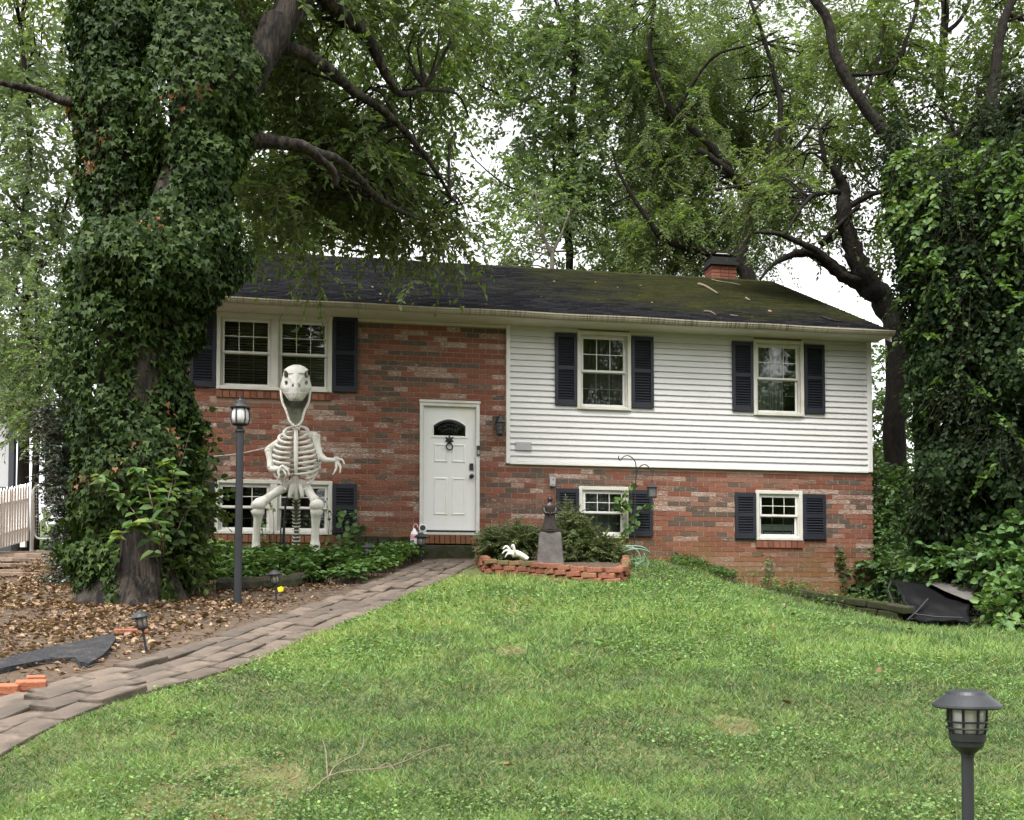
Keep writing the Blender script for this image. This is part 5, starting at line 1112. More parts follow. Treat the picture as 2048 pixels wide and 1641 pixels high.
# ---------------------------------------------------------------- shepherd hook with lantern feeder
hb = on(1268, 16.4); T = thing('shepherd_hook', 'thin black double-armed garden hook before the low window', 'garden hook', hb); Y = 16.4
def p_(x, y, dy=0): return atY(x, y, Y + dy)
m = MB(hb); m.tube(smoothpts([hb - np.array([0, 0, .05]), p_(1269,1050), p_(1271,980), p_(1272,935), p_(1268,920), p_(1257,912), p_(1247,914), p_(1241,921), p_(1237,917), p_(1238,912)], 5), .0085, 6); m.build('pole', 'black_metal', T, smooth=True)
m = MB(hb); m.tube(smoothpts([p_(1272,960), p_(1274,944), p_(1282,932), p_(1292,930), p_(1300,938), p_(1305,945), p_(1307,940)], 5), .0085, 6); m.build('arm', 'black_metal', T, smooth=True)
fz0 = p_(1304, 985); T = thing('bird_feeder', 'small dark lantern-shaped feeder hanging from the garden hook', 'bird feeder', fz0 - np.array([0, 0, .08])); og = fz0 - np.array([0, 0, .08])
m = MB(og); m.box(fz0, (.105, .105, .13)); m.build('body', 'dark_glass', T)
m = MB(og)
for sx in (-1, 1):
    for sy in (-1, 1): m.box(fz0 + np.array([sx*.055, sy*.055, 0]), (.014, .014, .145))
m.box(fz0 - np.array([0, 0, .075]), (.135, .135, .012)); m.build('frame', 'black_metal', T)
m = MB(og); m.lathe([(.105, .07), (.1, .085), (.03, .12), (.01, .13)], fz0, 4, R=rotz(math.pi/4)); m.build('roof', 'black_metal', T)
m = MB(og); m.tube([fz0 + np.array([0, 0, .12]), p_(1305, 947)], .003, 4); m.build('hanger', 'black_metal', T)
# garden hose
hh_ = gp(1272, 1140); T = thing('garden_hose', 'pale green garden hose looped on the ground by the brick wall', 'hose', hh_); m = MB(hh_); Yh = 16.0; P_ = []
for i in range(120):
    t_ = i / 119 * 3 * 2 * math.pi; rr = 1 + .12 * math.sin(t_ * .37); P_.append(atY(1262 + 30 * rr * math.cos(t_) + i * .06, 1118 - 3 + 14 * math.sin(t_) * rr - 10 * math.sin(t_ * .21) ** 2, Yh + .12 * math.sin(t_)))
P_ = np.array(P_); zg = H(P_[:, 0], P_[:, 1]) + .02; P_[:, 2] = np.maximum(P_[:, 2], zg); m.tube(P_, .008, 7)
m.build('loops', 'hose', T, smooth=True)
m = MB(hh_); m.tube(smoothpts([atY(x, y, Yh) for x, y in ((1240,1095),(1255,1092),(1270,1098),(1280,1112),(1278,1128),(1262,1140),(1290,1138),(1296,1126),(1288,1108))], 5), .009, 7); m.build('coil', 'hose', T, smooth=True)
# ---------------------------------------------------------------- things by the door
jb = on(828, 16.95); zj = atY(828, 1090, jb[1])[2]
T = thing('clay_pot', 'dark brown upturned pot left of the door stoop', 'pot', jb); m = MB(jb); m.lathe([(.075, -.02), (.07, .02), (.055, zj - jb[2] - .02), (.06, zj - jb[2])], jb, 16); m.build('pot_body', 'brown_pot', T)
m = MB(jb); m.lathe([(.078, -.02), (.082, 0), (.078, .03)], jb, 16); m.build('rim', 'brown_pot', T)
jt = np.array([jb[0], jb[1], zj]); T = thing('plastic_jug', 'white plastic jug with pink label standing on the brown pot', 'jug', jt); kj = jb[1] / FPX
m = MB(jt); m.lathe([(.062, 0), (.066, .02), (.066, .14), (.05, .20), (.025, .225), (.022, .25)], jt, 18, sx=.95, sy=.7); m.build('bottle', 'white_plastic', T, smooth=True)
m = MB(jt); m.lathe([(.0665, .085), (.067, .09), (.067, .135), (.062, .16)], jt, 18, sx=.96, sy=.72); m.build('label_band', 'pink_print', T)
m = MB(jt); m.box(jt + np.array([-.015, -.05, .06]), (.035, .004, .02)); m.build('print', 'navy_print', T)
m = MB(jt); m.tube(smoothpts([jt + np.array(v) for v in ((-.01,0,.25),(-.012,0,.29),(.01,0,.32),(.045,0,.31),(.05,0,.27))], 4), .009, 7); m.build('handle', 'pink_print', T)
sp3 = np.array([atY(846, 1072, jb[1] + .15)[0], jb[1] + .15, 0]); sp3[2] = atY(846, 1069, jb[1] + .15)[2]
stn = thing('spotlight', 'small white round-faced spotlight on a stake left of the front door', 'spotlight', np.array([sp3[0], sp3[1], h1(sp3[0], sp3[1])])); og = np.array(stn.location)
m = MB(og); m.tube([og - np.array([0, 0, .03]), sp3], .012, 7); m.build('stake', 'dark_grey_metal', stn)
m = MB(og); m.lathe([(.045, -.05), (.062, 0), (.064, .05), (.058, .055)], sp3 + np.array([0, 0, .09]), 18, R=rotx(math.pi/2 - .1)); m.box(sp3 + np.array([0, .0, .02]), (.11, .09, .035)); m.build('housing', 'white_plastic', stn)
m = MB(og); m.lathe([(.046, 0), (.044, .006), (.01, .008)], sp3 + np.array([0, -.052, .095]), 18, R=rotx(math.pi/2 - .1)); m.build('lens', 'dark_grey_metal', stn)
# mossy ledge left of the door, timber edge of the bed
lu0 = hw(.62, -.16, 0); T = thing('stone_ledge', 'low dark mossy ledge against the brick left of the door', 'ledge', hw(1.05, -.2, .85)); T.rotation_euler = (0, 0, TH)
m = MB()
for i in range(5): m.bx(-.42 + i * .19, -.42 + i * .19 + .18, -.12 + random.uniform(-.01, .01), .14, -.1, .36 + random.uniform(-.015, .015))
for i in range(5):
    q = MB(); q.bx(-.42 + i * .19, -.42 + i * .19 + .182, -.12 + random.uniform(-.01, .01), .17, -.1, .37 + random.uniform(-.015, .01)); q.build('stone', 'moss_stone', T, bevel=.012)
eb = gp(545, 1178); T = thing('timber_edging', 'rotting mossy timber edging between ground cover and leaf litter', 'edging', eb); 
for i, (a1, a2) in enumerate((((438,1182),(545,1180)),((540,1180),(640,1168)))):
    A1, A2 = gp(*a1), gp(*a2); m = MB(eb); L_ = np.linspace(0, 1, 9); pts = [A1 * (1 - t_) + A2 * t_ + np.array([random.gauss(0, .008), random.gauss(0, .008), .06 + random.gauss(0, .008)]) for t_ in L_]; m.tube(pts, [.10 + random.uniform(-.012, .012) for _ in L_], 9, wob=.08); m.build('log', 'moss_stone', T)
# ---------------------------------------------------------------- dinosaur skeleton
YS = 16.2; fl = on(600, YS)
SK = thing('dinosaur_skeleton', 'tall white dinosaur skeleton decoration with open jaws before the brick wall', 'skeleton', fl)
def s_(x, y, d=0.0): return atY(x, y, YS + d)
def bone(name, pts, rad, parent=SK, n=10, k=4, matn='bone', cap=True):
    W = np.array([[*s_(*p[:3]), r * YS / FPX] for p, r in zip(pts, rad)]); S_ = smoothpts(W, k); m = MB(fl); m.tube(S_[:, :3], list(np.maximum(S_[:, 3], .002)), n); return m.build(name, matn, parent, smooth=True)
KS = YS / FPX
# rib cage
rows = 11
RC = thing('rib_cage', None, None); RC.parent = SK; del_keys = [k_ for k_ in ('label', 'category') if k_ in RC.keys()]
for k_ in del_keys: del RC[k_]
for i in range(rows):
    v = i / (rows - 1); yy = 868 + v * 100; wd = [24, 34, 41, 45, 47.5, 48.5, 48, 46, 42, 36, 28][i] * KS; dp = [.13, .18, .22, .25, .27, .28, .28, .27, .24, .20, .15][i]; tl = .11 + .04 * v; rr = (.024 if i < 8 else .019)
    for s in (-1, 1):
        pts = []
        for t_ in np.linspace(.06 if i < 8 else .55, math.pi - .12, 20):
            c0 = s_(592, yy, .05); pts.append(c0 + np.array([s * wd * math.sin(t_) ** .85, -dp * math.cos(t_), -tl * math.cos(t_) + .02]))
        m = MB(fl); m.tube(pts, [rr * (1.15 - .35 * abs(2 * q / 19 - 1)) for q in range(20)], 8); m.build('rib', 'bone', RC, smooth=True)
RC.location = (0, 0, 0)
bone('sternum', [((592,862,-.09)), ((592,880,-.16)), ((592,905,-.22)), ((592,930,-.24)), ((592,948,-.21))], [4, 4.5, 4.5, 4, 3])
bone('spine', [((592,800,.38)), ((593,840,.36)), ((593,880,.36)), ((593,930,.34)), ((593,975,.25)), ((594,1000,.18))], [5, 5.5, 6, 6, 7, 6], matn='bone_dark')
# pelvis
bone('pelvis', [((572,968,.15)), ((585,966,.12)), ((600,966,.12)), ((612,970,.15))], [7, 8, 8, 8])
bone('hip_bone', [((586,966,.0)), ((583,980,-.05)), ((578,997,-.06))], [5, 6, 3]); bone('hip_bone', [((599,966,.0)), ((603,980,-.05)), ((605,997,-.06))], [5, 6, 3])
bone('sacrum', [((592,955,.02)), ((592,975,-.02)), ((593,1000,.02))], [6, 7, 6.5])
# legs: knobbed long bones
bone('thigh', [((578,972,.08)), ((565,978,.0)), ((545,990,-.08)), ((530,1001,-.12)), ((520,1007,-.14))], [10, 9.5, 8, 9.5, 12])
bone('knee', [((508,1009,-.15)), ((513,1010,-.17)), ((522,1009,-.17)), ((529,1008,-.15))], [8, 12.5, 12.5, 8])
bone('shin', [((515,1020,-.14)), ((516,1026,-.14)), ((516,1036,-.12)), ((514,1055,-.08)), ((512,1080,-.03)), ((513,1100,0)), ((513,1112,0))], [13.5, 13, 9, 7.5, 7.5, 9.5, 8])
bone('foot', [((513,1108,0)), ((513,1118,-.06)), ((512,1126,-.18))], [9, 9, 7])
bone('thigh', [((608,972,.08)), ((615,980,.0)), ((624,993,-.08)), ((632,1003,-.12))], [10.5, 10, 8.5, 11])
bone('knee', [((624,1009,-.15)), ((630,1011,-.17)), ((638,1010,-.17)), ((645,1008,-.15))], [8, 12.5, 12.5, 8])
bone('shin', [((634,1020,-.14)), ((633,1026,-.14)), ((632,1036,-.12)), ((631,1055,-.08)), ((630,1078,-.04)), ((630,1090,-.02)), ((630,1096,-.02))], [13, 12.5, 9.5, 8, 8, 10.5, 9])
bone('foot', [((630,1095,-.02)), ((629,1108,-.06)), ((629,1120,-.10)), ((628,1130,-.22))], [10, 8, 9, 7])
# arms
bone('shoulder', [((614,872,.05)), ((624,871,.0)), ((632,873,-.04))], [6.5, 8.5, 7.8]); bone('upper_arm', [((632,872,-.05)), ((633,880,-.06)), ((636,895,-.08)), ((640,910,-.1)), ((644,920,-.12))], [9.1, 7.8, 6.5, 6.5, 7.8])
bone('forearm', [((643,914,-.12)), ((650,920,-.16)), ((662,921,-.2)), ((672,921,-.23))], [7.2, 6.5, 5.2, 5.2])
bone('upper_arm', [((556,886,.02)), ((548,892,-.02)), ((538,900,-.06)), ((537,904,-.07))], [6.5, 7.8, 7.8, 7.8]); bone('lower_arm', [((537,900,-.06)), ((540,920,-.1)), ((541,938,-.14))], [7.8, 6.5, 7.2])
bone('forearm', [((541,938,-.14)), ((552,940,-.2)), ((562,938,-.24))], [6.5, 5.2, 5.9])
def hand(name, c, fingers):
    Hd = bone(name, [c, (c[0] + fingers[0][1][0] * .0 + 4, c[1] - 1, c[2] - .02)], [7.2, 6.5])
    for f_ in fingers: bone('finger', [c] + [(c[0] + q[0], c[1] + q[1], c[2] + q[2]) for q in f_], list(np.linspace(3.6, 1.2, len(f_) + 1)), parent=Hd)
hand('hand', (672, 921, -.23), [[(7,-2,-.03),(13,0,-.06),(17,8,-.07)], [(5,6,-.04),(9,14,-.08),(8,26,-.10)], [(1,7,-.04),(0,17,-.08),(-6,29,-.10)]])
hand('hand', (563, 938, -.24), [[(-6,5,-.04),(-5,12,-.08),(-5,20,-.09)], [(5,3,-.04),(8,9,-.08),(9,15,-.09)], [(9,-2,-.04),(13,5,-.08),(16,14,-.09)], [(2,-6,-.04),(6,-2,-.08),(11,4,-.1)]])
# tail hanging behind
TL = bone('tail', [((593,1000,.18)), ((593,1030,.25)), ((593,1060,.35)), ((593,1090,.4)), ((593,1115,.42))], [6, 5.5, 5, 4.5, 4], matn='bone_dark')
for i in range(13):
    y_ = 1004 + i * 7.2; d_ = .17 + i * .018; m = MB(fl); c0 = s_(593, y_, d_)
    for s in (-1, 1): m.tube([c0, c0 + np.array([s * 6.2 * KS, -.01, .0]), c0 + np.array([s * 8.5 * KS, -.02, .022])], [.016, .012, .004], 6)
    m.build('vertebra', 'bone', TL, smooth=True)
# stand rods
for q in ([(580,950,.1),(576,985,.1),(568,1040,.12),(563,1120,.12)], [(570,1010,.1),(569,1050,.1),(569,1125,.1)], [(563,1030,.15),(561,1080,.15),(559,1122,.15)]): bone('support_rod', q, [1.6] * len(q), n=6, k=2, matn='black_metal')
# neck
for i in range(6):
    v = i / 5; m = MB(fl); c0 = s_(592.5, 858 - v * 62, .34 + .16 * v); m.ell(c0, (.06, .06, .035), 12, 7); m.build('neck_vertebra', 'bone', SK, smooth=True)
# skull: lofted from braincase to snout, then pitted for eye sockets and openings
def skull():
    ys_ = [732,736,741,747,754,762,770,777,784,790,795,798]; hw_ = [7,16,22.5,24.5,25,26.5,28.5,29.5,25,20.5,17.5,14]; fr_ = [.02,.07,.13,.19,.26,.33,.39,.43,.46,.47,.46,.42]; bk_ = [.02,.08,.13,.17,.19,.20,.19,.16,.12,.08,.05,.03]
    nr, nf, nb = 60, 48, 14; V = []; cen = []
    for i in range(nr):
        y = 732 + 66 * i / (nr - 1); w_ = np.interp(y, ys_, hw_); f_ = np.interp(y, ys_, fr_); b_ = np.interp(y, ys_, bk_)
        for j in range(nf + nb):
            if j < nf:
                t = -1 + 2 * j / (nf - 1); x = w_ * t; pw = 2.2 if y < 748 else (1.25 if y < 785 else 1.7); d = .1 - f_ * (1 - abs(t) ** pw)
                for sx in (-1, 1):       # brow ridge running from the eye to the nose, hollows beside the snout
                    q = min(max((y - 742) / 24, 0), 1); rx = sx * (22 - 17 * q); d -= .030 * math.exp(-((x - rx) / 2.4) ** 2) * (1 if 740 < y < 768 else 0)
                    d += .055 * math.exp(-((x - sx * 17) / 5.5) ** 2 - ((y - 763) / 8) ** 2) + .03 * math.exp(-((x - sx * 13) / 3.5) ** 2 - ((y - 782) / 6) ** 2)
                if y > 789: d += .02 * math.sin(x * .9) ** 2
            else:
                t = 1 - 2 * (j - nf + 1) / (nb + 1); x = w_ * t; d = .1 + b_ * (1 - t * t)
            V.append(s_(592 + x - (y - 765) * .02, y, d)); cen.append((x, y))
    n = nf + nb; F_ = []
    for i in range(nr - 1):
        for j in range(n):
            x, y = cen[i * n + j]; x = abs(x)
            if j < nf:
                if ((x - 20.5 - (748 - y) * .25) / 5.0) ** 2 + ((y - 749) / 7.5) ** 2 < 1: continue      # eye sockets
                if ((x - 18.5) / 3.6) ** 2 + ((y - 766) / 4.6) ** 2 < 1: continue                          # openings before the eyes
                if ((x - 5.5) / 1.8) ** 2 + ((y - 772) / 3.4) ** 2 < 1: continue                         # nostrils
            F_.append((i*n+j, i*n+(j+1) % n, (i+1)*n+(j+1) % n, (i+1)*n+j))
    F_ += [tuple(range(n))[::-1]]
    m = MB(fl); m.add(V, F_); o = m.build('skull', 'bone', SK, smooth=True); so_ = o.modifiers.new('thick', 'SOLIDIFY'); so_.thickness = .014; return o
SKL = skull()
# lower jaw: thin V-shaped trough hanging open
rl = [(562,782,.12),(563,795,.08),(566,808,.02),(571,818,-.04),(575,830,-.1),(579,842,-.15),(586,850,-.19),(592,853,-.2)]; rr_ = [(620,782,.12),(619,795,.08),(616,808,.02),(611,818,-.04),(607,830,-.1),(604,842,-.15),(598,850,-.19),(592,853,-.2)]
m = MB(fl); nU = 14; V = []
for a_, b_ in zip(smoothpts([s_(*p) for p in rl], 3), smoothpts([s_(*p) for p in rr_], 3)):
    for j in range(nU):
        t_ = j / (nU - 1); c0 = a_ * (1 - t_) + b_ * t_; wv = np.linalg.norm(b_ - a_); V.append(c0 + np.array([0, .46 * wv + .02, -.10 * wv]) * math.sin(math.pi * t_) ** .55)
nR = len(V) // nU; V2 = [p + np.array([0, .014, -.008]) + (p - V[(i // nU) * nU + nU // 2]) * .06 for i, p in enumerate(V)]; off = len(V)
F_ = [(i*nU+j, i*nU+j+1, (i+1)*nU+j+1, (i+1)*nU+j) for i in range(nR-1) for j in range(nU-1)]; F2 = [tuple(off + q for q in f_[::-1]) for f_ in F_]
rim = [(i*nU, (i+1)*nU, off+(i+1)*nU, off+i*nU) for i in range(nR-1)] + [(i*nU+nU-1, off+i*nU+nU-1, off+(i+1)*nU+nU-1, (i+1)*nU+nU-1) for i in range(nR-1)]
m.add(V + V2, F2 + rim); o_v = len(m.v) - len(V) - len(V2); m.f += F_; m.m += [1] * len(F_); m.att += [.5] * len(F_); JW = m.build('lower_jaw', ['bone', 'bone_shaded'], SK, smooth=True)
for side in (rl, rr_):
    Wt = smoothpts([s_(*p) for p in side], 4); m = MB(fl); m.tube(Wt, list(np.linspace(.020, .016, len(Wt))), 8); m.build('jaw_rim', 'bone', JW, smooth=True)
    for i in range(8, len(Wt) - 2, 3):
        m = MB(fl); m.tube([Wt[i], Wt[i] + np.array([0, -.035, .03])], [.009, .002], 5); m.build('tooth', 'bone', JW)
for i in range(9):
    x_ = 579 + i * 3.2; c0 = s_(x_, 796.5, -.30 + .02 * abs(i - 4)); m = MB(fl); m.tube([c0, c0 + np.array([0, -.005, -.045])], [.011, .003], 5); m.build('tooth', 'bone', SKL)
# tie cord to the ivy-clad tree
c0, c1 = s_(547, 892, 0), atY(352, 915, TB[1] + .1); T = MB(c1); pts = [c1 * (1 - t_) + c0 * t_ - np.array([0, 0, .05 * math.sin(math.pi * t_)]) for t_ in np.linspace(0, 1, 14)]; T.tube(pts, .006, 6); o = T.build('tie_cord', 'cord'); o.location = c1; tag(o, 'pale cord tied from the skeleton arm to the ivy-clad tree', 'cord')
# ---------------------------------------------------------------- left side: fence, gate, neighbour's house
fa, fb2 = atY(-70, 1118, 17.6), atY(57, 1081, 20.2); FT = thing('picket_fence', 'weathered white picket fence at the side of the yard', 'fence', (fa[0], fa[1], h1(fa[0], fa[1])))
org = np.array(FT.location); dv = fb2 - fa; Lf = np.linalg.norm(dv[:2]); ang = math.atan2(dv[1], dv[0]); npk = int(Lf / .115)
pk = MB(); pk.add([(-.038,-.01,0),(.038,-.01,0),(.038,.01,0),(-.038,.01,0),(-.038,-.01,.98),(.038,-.01,.98),(.038,.01,.98),(-.038,.01,.98),(0,-.01,1.05),(0,.01,1.05)], [(0,1,5,4),(1,2,6,5),(2,3,7,6),(3,0,4,7),(4,5,8),(6,7,9),(5,6,9,8),(7,4,8,9),(0,3,2,1)]); pkm = pk.mesh('picket', 'fence_white')
for i in range(npk):
    t_ = (i + .5) / npk; p = fa * (1 - t_) + fb2 * t_; o = link('picket', pkm, FT); o.location = (p[0] - org[0], p[1] - org[1], p[2] - org[2] + .0); o.rotation_euler = (0, random.gauss(0, .012), ang); o.scale = (1, 1, 1 + random.gauss(0, .01))
for z in (.25, .78):
    m = MB(org); R = rotz(ang); nrm = np.array([-math.sin(ang), math.cos(ang), 0]); m.tube([fa + nrm * .03 + np.array([0, 0, z]), fb2 + nrm * .03 + np.array([0, 0, z])], .035, 4); m.build('rail', 'fence_white', FT)
for t_ in (.02, .5, .99):
    p = fa * (1 - t_) + fb2 * t_ + nrm * .08; m = MB(org); m.box(p + np.array([0, 0, .45]), (.09, .09, 1.15), R); m.build('post', 'fence_white', FT)
ga = on(68, 20.4); T = thing('wire_gate', 'galvanised pipe gate with wire mesh beside the picket fence', 'gate', ga)
def g_(x, y): return atY(x, y, 20.4)
m = MB(ga); m.tube(smoothpts([g_(72,1074), g_(68,1060), g_(67,1000), g_(68,980), g_(73,972), g_(90,971), g_(120,972), g_(127,978), g_(128,1000), g_(128,1060), g_(124,1077), g_(100,1079), g_(78,1078), g_(72,1074)], 4), .02, 7); m.build('frame', 'galvanised', T, smooth=True)
m = MB(ga)
for i in range(14):
    m.tube([g_(68 + i * 4.6, 974), g_(68 + i * 4.6, 1078)], .0028, 3)
for i in range(16): m.tube([g_(68, 976 + i * 6.6), g_(128, 976 + i * 6.6)], .0028, 3)
m.build('wire_mesh', 'galvanised', T)
m = MB(ga); q = on(61, 20.3); m.tube([q - np.array([0, 0, .1]), q + np.array([0, 0, 1.15])], .035, 8); m.build('gate_post', 'galvanised', T)
nh = on(-60, 31); T = thing('neighbour_house', 'pale grey house with dark corner post behind the picket fence', 'house', nh); zz = nh[2]
m = MB(nh); x0, x1 = atY(-400, 900, 31)[0], atY(20, 900, 31)[0]; xe = atY(95, 900, 33)[0]
zb_, zt_ = atY(0, 975, 31)[2], atY(0, 855, 31)[2]
nbd = 16
for i in range(nbd):
    q = MB(nh); a_ = x0 + (x1 - x0) * i / nbd; q.bx(a_, a_ + (x1 - x0) / nbd - .012, 31, 31.1, zb_, zt_ + 1.2); q.build('wall_panel', 'grey_siding', T)
m.bx(x1 - .02, x1 + .13, 30.96, 31.12, zb_ - .2, zt_ + 1.2); m.build('corner_post', 'dark_post', T)
m = MB(nh); m.bx(x1 + .131, xe + 3.2, 33, 33.1, zb_ - .3, zt_ + .9); m.build('rear_wall', 'grey_shade_wall', T)
m = MB(nh); m.bx(x0, x1 + .13, 30.9, 31.3, zz - .4, zb_ - .0); m.build('foundation', 'dark_post', T)
m = MB(nh); m.add([(x0 - .3, 30.4, zt_ + 1.1), (xe + 3.4, 30.4, zt_ + 1.1), (xe + 3.4, 35, zt_ + 2.9), (x0 - .3, 35, zt_ + 2.9), (x0 - .3, 30.4, zt_ + 1.25), (xe + 3.4, 30.4, zt_ + 1.25), (xe + 3.4, 35, zt_ + 3.05), (x0 - .3, 35, zt_ + 3.05)], [(0,3,2,1),(4,5,6,7),(0,1,5,4),(1,2,6,5),(2,3,7,6),(3,0,4,7)]); m.build('roof', 'dark_shingle', T)
# stepping slabs toward the gate
SIDEP = [gp(*p) for p in ((20,1132),(48,1122),(75,1112),(92,1103),(40,1145),(10,1150))]
for i, p in enumerate(SIDEP):
    m = MB(p); w_ = random.uniform(.35, .5); m.lathe([(w_, -.03), (w_ * .98, .02), (w_ * .93, .03)], p, 7, sx=1, sy=.7, R=rotz(random.random() * 3)); o = m.build('stepping_stone', 'flag_path'); o.location = p; tag(o, 'flat brown stepping stone on the bare ground toward the wire gate', 'stepping stone', 'stepping stones to the gate')
# broken asphalt, loose bricks at the path edge
ap = gp(120, 1310); T = thing('asphalt_slab', 'broken black asphalt slab lying in leaf litter by the path', 'slab', ap); m = MB(ap)
outl = [(-60,1345),(40,1318),(110,1305),(180,1290),(226,1276),(232,1288),(222,1305),(205,1322),(178,1337),(160,1338),(150,1325),(90,1330),(20,1345),(-60,1362)]
tp_ = [gp(*p) + np.array([0, 0, .035 + random.uniform(0, .02)]) for p in outl]; bt = [p - np.array([0, 0, .14]) for p in tp_]; n_ = len(tp_)
m.add(tp_ + bt, [tuple(range(n_))[::-1]] + [(i, (i + 1) % n_, n_ + (i + 1) % n_, n_ + i) for i in range(n_)]); m.build('slab', 'asphalt_edge', T)
for i, (x, y, rz, lb_) in enumerate(((62,1380,.35,'orange brick tilted in bare soil beside the pavers'), (8,1388,.2,'orange brick half buried at the soil edge of the path'), (72,1368,.5,'small broken orange brick behind the tilted brick'))):
    p = gp(x, y); m = MB(p); m.box(p + np.array([0, 0, .03]), ((.19, .1, .065) if i < 2 else (.12, .07, .05)), rotz(rz) @ rotx(.12)); o = m.build('loose_brick', 'orange_brick', None, bevel=.008, bseg=2); o.location = p; tag(o, lb_, 'brick')
p = gp(262, 1268); m = MB(p); m.box(p + np.array([0, 0, .02]), (.28, .12, .05), rotz(.5)); o = m.build('flat_stone', 'planter_brick', None, attr=True, bevel=.01); o.location = p; tag(o, 'flat reddish stone beside the leaning path light', 'stone')
# ---------------------------------------------------------------- right side: low mossy wall, tarp
RW = [(1440,1160,18.1),(1520,1172,17.9),(1600,1180,17.6),(1680,1192,17.1),(1750,1203,16.6),(1812,1212,16.0)]
W_ = np.array([atY(*p) for p in RW]); W_ = smoothpts(W_, 8); rb = W_[len(W_) // 2].copy(); rb[2] = h1(rb[0], rb[1]); T = thing('retaining_wall', 'low moss-covered dark block wall at the foot of the house corner', 'wall', rb)
sl_ = np.concatenate([[0], np.cumsum(np.linalg.norm(np.diff(W_[:, :2], axis=0), axis=1))]); s = 0; bmesh_ = []
for k_ in range(5):
    m = MB(); m.box((0, 0, 0), (.42, .2, .105)); bmesh_.append(m.mesh('block', 'moss_stone'))
for r in range(6):
    s = .2 + (r % 2) * .2
    while s < sl_[-1]:
        x, y, zt2 = [np.interp(s, sl_, W_[:, i]) for i in range(3)]; z = zt2 - .055 - r * .11; x2 = np.interp(s + .1, sl_, W_[:, 0]); y2 = np.interp(s + .1, sl_, W_[:, 1]); zz2 = np.interp(s + .1, sl_, W_[:, 2])
        if z > h1(x, y) - .12 or r == 0:
            o = link('block', random.choice(bmesh_), T); o.location = (x - rb[0] + random.gauss(0, .01), y - rb[1] - r * .018 + random.gauss(0, .01), z - rb[2]); o.rotation_euler = (random.gauss(0, .03), -math.atan2(zz2 - zt2, .1) + random.gauss(0, .02), math.atan2(y2 - y, x2 - x) + random.gauss(0, .04))
            bv = o.modifiers.new('bevel', 'BEVEL'); bv.width = .016; bv.segments = 2
        s += .425
m = MB(); n_ = len(W_); vs = [p + np.array([0, .05, -.03]) for p in W_] + [hw(u_, .0, 0) * np.array([1, 1, 0]) + np.array([0, 0, zz3]) for u_, zz3 in zip(np.linspace(6.3, 11.2, n_), np.linspace(.52, .10, n_))]
e0, e1 = vs[n_ - 1], vs[-1]; dn = np.array([0, 0, -.9]); m.add(vs + [e0 + dn, e1 + dn], [(i, i + 1, n_ + i + 1, n_ + i) for i in range(n_ - 1)] + [(n_ - 1, 2 * n_, 2 * n_ + 1, 2 * n_ - 1)]); o = m.build('wall_bed', 'moss_stone'); tag(o, 'mossy soil strip between the low block wall and the house', None, kind='structure')
tb = on(1870, 15.9); T = thing('tarp', 'black tarp sagging over a frame beside the mossy wall', 'tarp', tb); Yt = tb[1]
def t2(x, y, d=0): return atY(x, y, Yt + d)
GR = [[(1782,1162,1.2),(1830,1168,1.3),(1880,1172,1.4),(1940,1178,1.5)], [(1790,1172,.7),(1835,1176,.7),(1885,1190,.8),(1945,1196,.9)], [(1800,1190,.4),(1840,1196,.35),(1890,1205,.35),(1940,1208,.3)], [(1812,1215,.15),(1850,1222,.15),(1895,1226,.12),(1940,1228,.1)], [(1820,1242,.0),(1860,1244,.0),(1900,1245,-.02),(1945,1246,-.02)]]
G = np.array([[t2(*q) for q in row] for row in GR]); Gs = np.array([smoothpts(row, 4) for row in G]); Gs = np.stack([smoothpts(Gs[:, j], 4) for j in range(Gs.shape[1])], 1)
nr, nc = Gs.shape[:2]; Gs = Gs + RNG.normal(size=Gs.shape) * .012; m = MB(tb); m.add(list(Gs.reshape(-1, 3)), [(i*nc+j, i*nc+j+1, (i+1)*nc+j+1, (i+1)*nc+j) for i in range(nr-1) for j in range(nc-1)]); o = m.build('sheet', 'tarp', T, smooth=True); so2 = o.modifiers.new('thick', 'SOLIDIFY'); so2.thickness = .006
m = MB(tb); tt = [t2(1850,1168,1.2), t2(1890,1170,1.25), t2(1945,1176,1.3), t2(1945,1206,.25), t2(1930,1204,.28), t2(1890,1188,.6)]; m.add([p + np.array([0, -.03, .03]) for p in tt], [(0, 1, 5), (1, 2, 3, 4, 5)]); o = m.build('folded_flap', 'tarp_top', T); so2 = o.modifiers.new('thick', 'SOLIDIFY'); so2.thickness = .006
for q in (((1782,1163,1.1),(1776,1180,.9),(1790,1215,.4)), ((1815,1240,-.02),(1835,1222,.05),(1856,1198,.2)), ((1828,1228,-.05),(1870,1234,-.05),(1925,1236,-.05))): m = MB(tb); m.tube([t2(*v) for v in q], .012, 6); m.build('frame_pole', 'dark_grey_metal', T)
